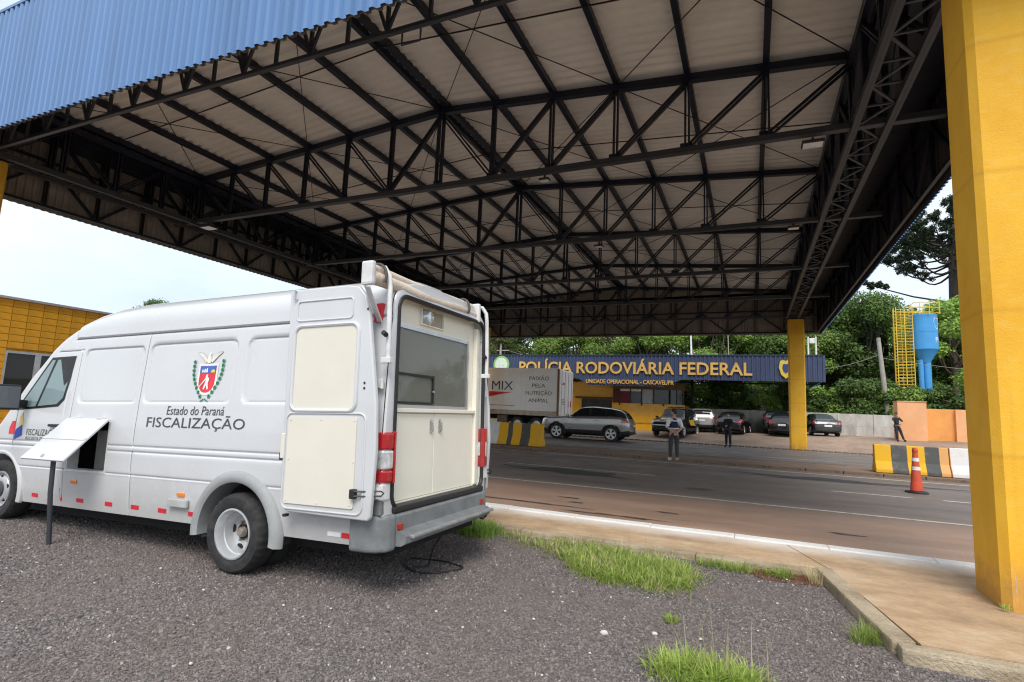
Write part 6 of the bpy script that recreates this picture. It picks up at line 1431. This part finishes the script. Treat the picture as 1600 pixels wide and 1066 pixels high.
def araucaria():
    t = thing('araucaria_pine', 'umbrella-shaped araucaria pine with upswept branches by the near pillar', 'tree', (21.2, 75, 0)); rng = np.random.default_rng(5); tr = MB(); cs = []; rs = []; Vs = []; Fs = []
    tr.tube([(0, 0, 0), (-.1, 0, 8), (.05, 0, 16), (.2, 0, 23.5), (.2, 0, 25)], [.62, .56, .50, .40, .25], 12)
    for i in range(34):
        a = 2*math.pi*i/34*5+rng.random()*.4; z0 = 18.8+5.2*(i/34); ln = (7.4-1.6*(i/34))*(.8+.3*rng.random())
        u = Vector((math.cos(a), math.sin(a), 0)); pts = [Vector((.1, 0, z0))+u*ln*s+Vector((0, 0, -1.0*math.sin(math.pi*min(1, s*1.3))*(1-i/60)+2.3*s**2.6)) for s in np.linspace(0, 1, 9)]
        tr.tube(pts, [.13*(1-.72*s) for s in np.linspace(0, 1, 9)], 6)
        for s in (5, 6, 7, 8):
            for q in range(4 if s < 8 else 6): cs.append(pts[s]+Vector((rng.normal()*.5, rng.normal()*.5, .10+rng.random()*.75))); rs.append(.34+.26*rng.random())
    tr.build('trunk', bark_d, t, True, 60); V, F = leaf_cloud([c[:] for c in cs], rs, 110000, .19, rng, .7, .1); mesh_np('crown', V, F, leafD, t)
    b = MB(); bx = Vector((-8.2, -2, 17.5)); b.tube([(0, 0, 15.5), (-4, -1, 16.2), (-7.3, -1.8, 17.2), bx], [.11, .09, .06, .04], 6); b.build('low_branch', bark_d, t, True)
    V, F = leaf_cloud([bx[:], (-7.4, -1.9, 17.6), (-8.9, -2.1, 17.9), (-6.7, -1.7, 17.4)], [.5, .45, .4, .35], 1600, .25, rng, .8, .2); mesh_np('low_tuft', V, F, leafD, t)
araucaria()

def blades(name, label, pts, hmin, hmax, m, lean=.5, width=.006, seed=1, cat=None):
    """pts: (x, y) or (x, y, angle): blades of one tuft arch outward from its centre"""
    rng = np.random.default_rng(seed); V = []; F = []
    for q in pts:
        x, y = q[0], q[1]; L_ = hmin+(hmax-hmin)*rng.random()**1.2; a = rng.random()*2*math.pi if len(q) < 3 else q[2]+rng.normal()*.55
        th = min(1.5, abs(lean*(.25+.75*rng.random()))); bend = .5+.9*rng.random()*min(1, lean*1.4); w = width*(.6+.8*rng.random()); b = len(V); wx, wy = -math.sin(a)*w/2, math.cos(a)*w/2
        px, py, pz = x, y, 0.; t_ = th*.35
        for k, ww in enumerate((1, .95, .75, .45, .08)):
            V += [(px-wx*ww, py-wy*ww, max(pz, .004)), (px+wx*ww, py+wy*ww, max(pz, .004))]
            px += math.cos(a)*math.sin(t_)*L_/4; py += math.sin(a)*math.sin(t_)*L_/4; pz += math.cos(t_)*L_/4; t_ += bend*th*.42
        for k in range(4): F.append((b+2*k, b+2*k+1, b+2*k+3, b+2*k+2))
    o = mesh_np(name, np.array(V), np.array(F), m); o.data.polygons.foreach_set('use_smooth', [True]*len(o.data.polygons))
    return tag(o, label, cat or 'grass', None, 'stuff')
def in_poly(x, y, P):
    c = False; n = len(P)
    for i in range(n):
        (x1, y1), (x2, y2) = P[i], P[i-1]
        if (y1 > y) != (y2 > y) and x < (x2-x1)*(y-y1)/(y2-y1)+x1: c = not c
    return c
def scatter_poly(P, n, seed, clump=.09):
    rng = np.random.default_rng(seed); xs = [p[0] for p in P]; ys = [p[1] for p in P]; out = []; cen = []
    while len(cen) < n/26:
        x, y = rng.uniform(min(xs), max(xs)), rng.uniform(min(ys), max(ys))
        if in_poly(x, y, P): cen.append((x, y))
    while len(out) < n:
        c = cen[rng.integers(len(cen))]; dx, dy = rng.normal()*clump*.4, rng.normal()*clump*.4; out.append((c[0]+dx, c[1]+dy, math.atan2(dy, dx)))
    return out
def greenery():
    P = [(-3.12, 6.15), (-2.75, 6.02), (-2.4, 5.82), (-1.95, 5.66), (-1.42, 5.05), (-1.1, 4.98), (-.70, 4.93), (-.55, 5.15), (-.48, 5.50), (-.66, 5.88), (-1.1, 6.10), (-2.0, 6.14)]
    blades('grass_patch', 'large ragged patch of green grass on the gravel beside the sidewalk', scatter_poly(P, 2300, 3, .16), .05, .15, grass_m, 1.9, .008, 3)
    PM = [(-1.75, 5.50), (-1.35, 5.02), (-1.0, 4.96), (-.70, 4.93), (-.56, 5.15), (-.50, 5.50), (-.72, 5.85), (-1.2, 5.98), (-1.7, 5.9)]
    blades('grass_mound', 'bright bushy middle of the large grass patch', scatter_poly(PM, 4300, 33, .17), .06, .17, grass_m, 1.9, .0085, 33)
    blades('dry_blades', 'dry straw blades mixed through the large grass patch', scatter_poly(P, 1500, 31, .18), .05, .16, straw_m, 1.9, .006, 31)
    P2 = [(-.55, 6.0), (-.2, 5.96), (.30, 6.02), (.34, 6.14), (-.55, 6.16)]
    blades('grass_fringe', 'thin fringe of grass along the sidewalk kerb', scatter_poly(P2, 700, 4, .10), .05, .14, grass_m, 1.7, .007, 4)
    blades('weed_clump', 'dark green weed clump by the van step', scatter_poly([(-3.30, 5.80), (-2.80, 5.80), (-2.75, 6.12), (-3.30, 6.15)], 1300, 5), .08, .20, leafB, .8, .012, 5)
    P3 = [(-.54, 3.40), (-.02, 3.44), (.02, 3.62), (-.2, 3.64), (-.46, 3.60)]
    blades('grass_clump', 'bushy grass clump at the bottom edge with tall seed stalks', scatter_poly(P3, 1500, 6, .12), .06, .17, grass_m, 1.6, .008, 6)
    blades('dry_stalks', 'tall dry seed stalks standing out of the bottom grass clump', [(-.42+.50*random.random(), 3.52+.14*random.random()) for _ in range(34)], .20, .46, straw_m, .5, .0055, 7)
    blades('grass_tuft', 'small grass tuft at the corner of the kerb', scatter_poly([(.64, 4.58), (.78, 4.54), (.84, 4.62), (.72, 4.78)], 200, 8, .07), .06, .20, grass_m, 1.1, .006, 8)
    blades('grass_sprig', 'tiny green sprig alone on the gravel', scatter_poly([(-.66, 4.26), (-.52, 4.24), (-.52, 4.34), (-.64, 4.35)], 130, 9, .04), .03, .07, grass_m, 1.2, .007, 9)
    blades('grass_sprout', 'little sprout at the foot of the near pillar', [(1.80+.05*random.random(), 5.68+.05*random.random()) for _ in range(40)], .03, .06, grass_m, .9, .008, 10).location.z = .092
    blades('dry_tuft', 'dry tuft of straw by the broken kerb end', scatter_poly([(.50, 5.96), (.58, 5.95), (.60, 6.14), (.52, 6.16)], 140, 12, .05), .08, .18, straw_m, .8, .006, 12)
    blades('kerb_stalks', 'sparse thin stalks along the sidewalk edge', [(-1.6+2.1*random.random(), 6.12+.05*random.random()) for _ in range(34)], .14, .32, straw_m, .5, .004, 13)
    sl = mesh('bare_soil', [(.10, 5.86, .006), (.55, 5.90, .006), (.62, 6.2, .012), (.08, 6.2, .012), (-.1, 6.05, .008)], [(0, 1, 2, 3, 4)], mat('red_soil', (.16, .055, .028), .95, 0, .25, 12, bump=1, bscale=40)); struct(sl, 'patch of red earth by the kerb corner')
greenery()

# loose crushed stone on the yard: countless, instanced on its own patch
def gravel():
    me = bpy.data.meshes.new('gravel_stones'); z = .001
    me.from_pydata([(-8.6, 1.3, z), (-2.0, 1.3, z), (2.4, 2.9, z), (2.4, 4.35, z), (.80, 4.35, z), (.58, 6.05, z), (-3.2, 6.18, z), (-8.6, 4.4, z)], [], [(0, 1, 2, 3, 4, 5, 6, 7)]); me.update()
    o = bpy.data.objects.new('gravel_stones', me); link(o); tag(o, 'loose dark crushed stone covering the yard', 'gravel', None, 'stuff')
    m, nt, b, N, L = nodes('crushed_stone'); oi = N('ShaderNodeObjectInfo'); cr = N('ShaderNodeValToRGB'); e = cr.color_ramp.elements
    e[0].position = 0; e[0].color = (.085, .072, .069, 1); e[1].position = .985; e[1].color = (.27, .235, .225, 1)
    x = e.new(.5); x.color = (.155, .134, .129, 1); x = e.new(.993); x.color = (.55, .51, .46, 1)
    L(oi.outputs['Random'], cr.inputs['Fac']); ge = N('ShaderNodeNewGeometry'); nq = N('ShaderNodeTexNoise'); nq.inputs['Scale'].default_value = .9; nq.inputs['Detail'].default_value = 7; L(ge.outputs['Position'], nq.inputs['Vector'])
    rq = N('ShaderNodeMapRange'); rq.inputs[1].default_value = .42; rq.inputs[2].default_value = .72; rq.inputs[4].default_value = .75; L(nq.outputs['Fac'], rq.inputs[0]); mq = N('ShaderNodeMix'); mq.data_type = 'RGBA'; L(rq.outputs[0], mq.inputs[0]); L(cr.outputs[0], mq.inputs[6]); mq.inputs[7].default_value = (.19, .15, .135, 1); L(mq.outputs[2], b.inputs['Base Color']); b.inputs['Roughness'].default_value = .85
    g = bpy.data.node_groups.new('scatter_stones', 'GeometryNodeTree'); g.interface.new_socket('Geometry', in_out='INPUT', socket_type='NodeSocketGeometry'); g.interface.new_socket('Geometry', in_out='OUTPUT', socket_type='NodeSocketGeometry')
    n = g.nodes.new; l = g.links.new; gi = n('NodeGroupInput'); go = n('NodeGroupOutput')
    ds = n('GeometryNodeDistributePointsOnFaces'); ds.inputs['Density'].default_value = 3600; l(gi.outputs[0], ds.inputs['Mesh'])
    ic = n('GeometryNodeMeshIcoSphere'); ic.inputs['Radius'].default_value = .0082; ic.inputs['Subdivisions'].default_value = 1
    nz = n('ShaderNodeTexNoise'); nz.inputs['Scale'].default_value = 90
    sb = n('ShaderNodeVectorMath'); sb.operation = 'SUBTRACT'; sb.inputs[1].default_value = (.5, .5, .5); l(nz.outputs['Color'], sb.inputs[0])
    sc = n('ShaderNodeVectorMath'); sc.operation = 'SCALE'; sc.inputs['Scale'].default_value = .014; l(sb.outputs[0], sc.inputs[0])
    sp = n('GeometryNodeSetPosition'); l(ic.outputs['Mesh'], sp.inputs['Geometry']); l(sc.outputs[0], sp.inputs['Offset'])
    sm = n('GeometryNodeSetMaterial'); sm.inputs['Material'].default_value = m; l(sp.outputs[0], sm.inputs['Geometry'])
    rv = n('FunctionNodeRandomValue'); rv.data_type = 'FLOAT_VECTOR'; rv.inputs[0].default_value = (0, 0, 0); rv.inputs[1].default_value = (6.28, 6.28, 6.28)
    rs = n('FunctionNodeRandomValue'); rs.data_type = 'FLOAT_VECTOR'; rs.inputs[0].default_value = (.30, .30, .3); rs.inputs[1].default_value = (1.6, 1.4, 1.0); rs.inputs['Seed'].default_value = 5
    ip = n('GeometryNodeInstanceOnPoints'); l(ds.outputs['Points'], ip.inputs['Points']); l(sm.outputs[0], ip.inputs['Instance']); l(rv.outputs[0], ip.inputs['Rotation']); l(rs.outputs[0], ip.inputs['Scale']); l(ip.outputs[0], go.inputs[0])
    d2 = n('GeometryNodeDistributePointsOnFaces'); d2.inputs['Density'].default_value = 160; d2.inputs['Seed'].default_value = 3; l(gi.outputs[0], d2.inputs['Mesh'])
    r2 = n('FunctionNodeRandomValue'); r2.data_type = 'FLOAT_VECTOR'; r2.inputs[0].default_value = (1.2, 1.0, .8); r2.inputs[1].default_value = (2.6, 2.2, 1.5); r2.inputs['Seed'].default_value = 9
    i2 = n('GeometryNodeInstanceOnPoints'); l(d2.outputs['Points'], i2.inputs['Points']); l(sm.outputs[0], i2.inputs['Instance']); l(rv.outputs[0], i2.inputs['Rotation']); l(r2.outputs[0], i2.inputs['Scale'])
    jn = n('GeometryNodeJoinGeometry'); l(ip.outputs[0], jn.inputs[0]); l(i2.outputs[0], jn.inputs[0]); l(jn.outputs[0], go.inputs[0])
    md = o.modifiers.new('scatter', 'NODES'); md.node_group = g
gravel()
def pebbles():
    rng = np.random.default_rng(21); mb = MB(); pm = mat('pale_pebble', (.62, .58, .54), .8, 0, .1, 30)
    for i in range(150):
        x, y = rng.uniform(-7, 2), rng.uniform(1.9, 6.1)
        if x > .5 and y > 4.2 or (y > 3.3 and x < -2.6): continue
        s = .004+.006*rng.random()**2; V, F = ellipsoid((x, y, s*.8+.006), (s*1.3, s, s*.8), 7, 5); mb.add([(v[0]+rng.normal()*s*.15, v[1]+rng.normal()*s*.15, v[2]) for v in V], F)
    tag(mb.build('pale_chips', pm, None, False), 'scattered pale stone chips lying in the dark gravel', 'stone', None, 'stuff')
    for (x, y, s, lab) in ((-.93, 3.85, .022, 'pale pink stone left of the bottom grass clump'), (-.62, 4.02, .016, 'small pale stone above the bottom grass clump'), (11.8, 38.9, .28, 'pale boulder at the foot of the salmon wall')):
        V, F = ellipsoid((0, 0, 0), (s*1.3, s, s*.8), 10, 8); o = mesh('stone', [(v[0]+random.gauss(0, s*.08), v[1]+random.gauss(0, s*.08), v[2]) for v in V], F, pm, None, True); tag(o, lab, 'stone'); o.location = (x, y, s*.5+(.6 if y > 30 else 0))
pebbles()
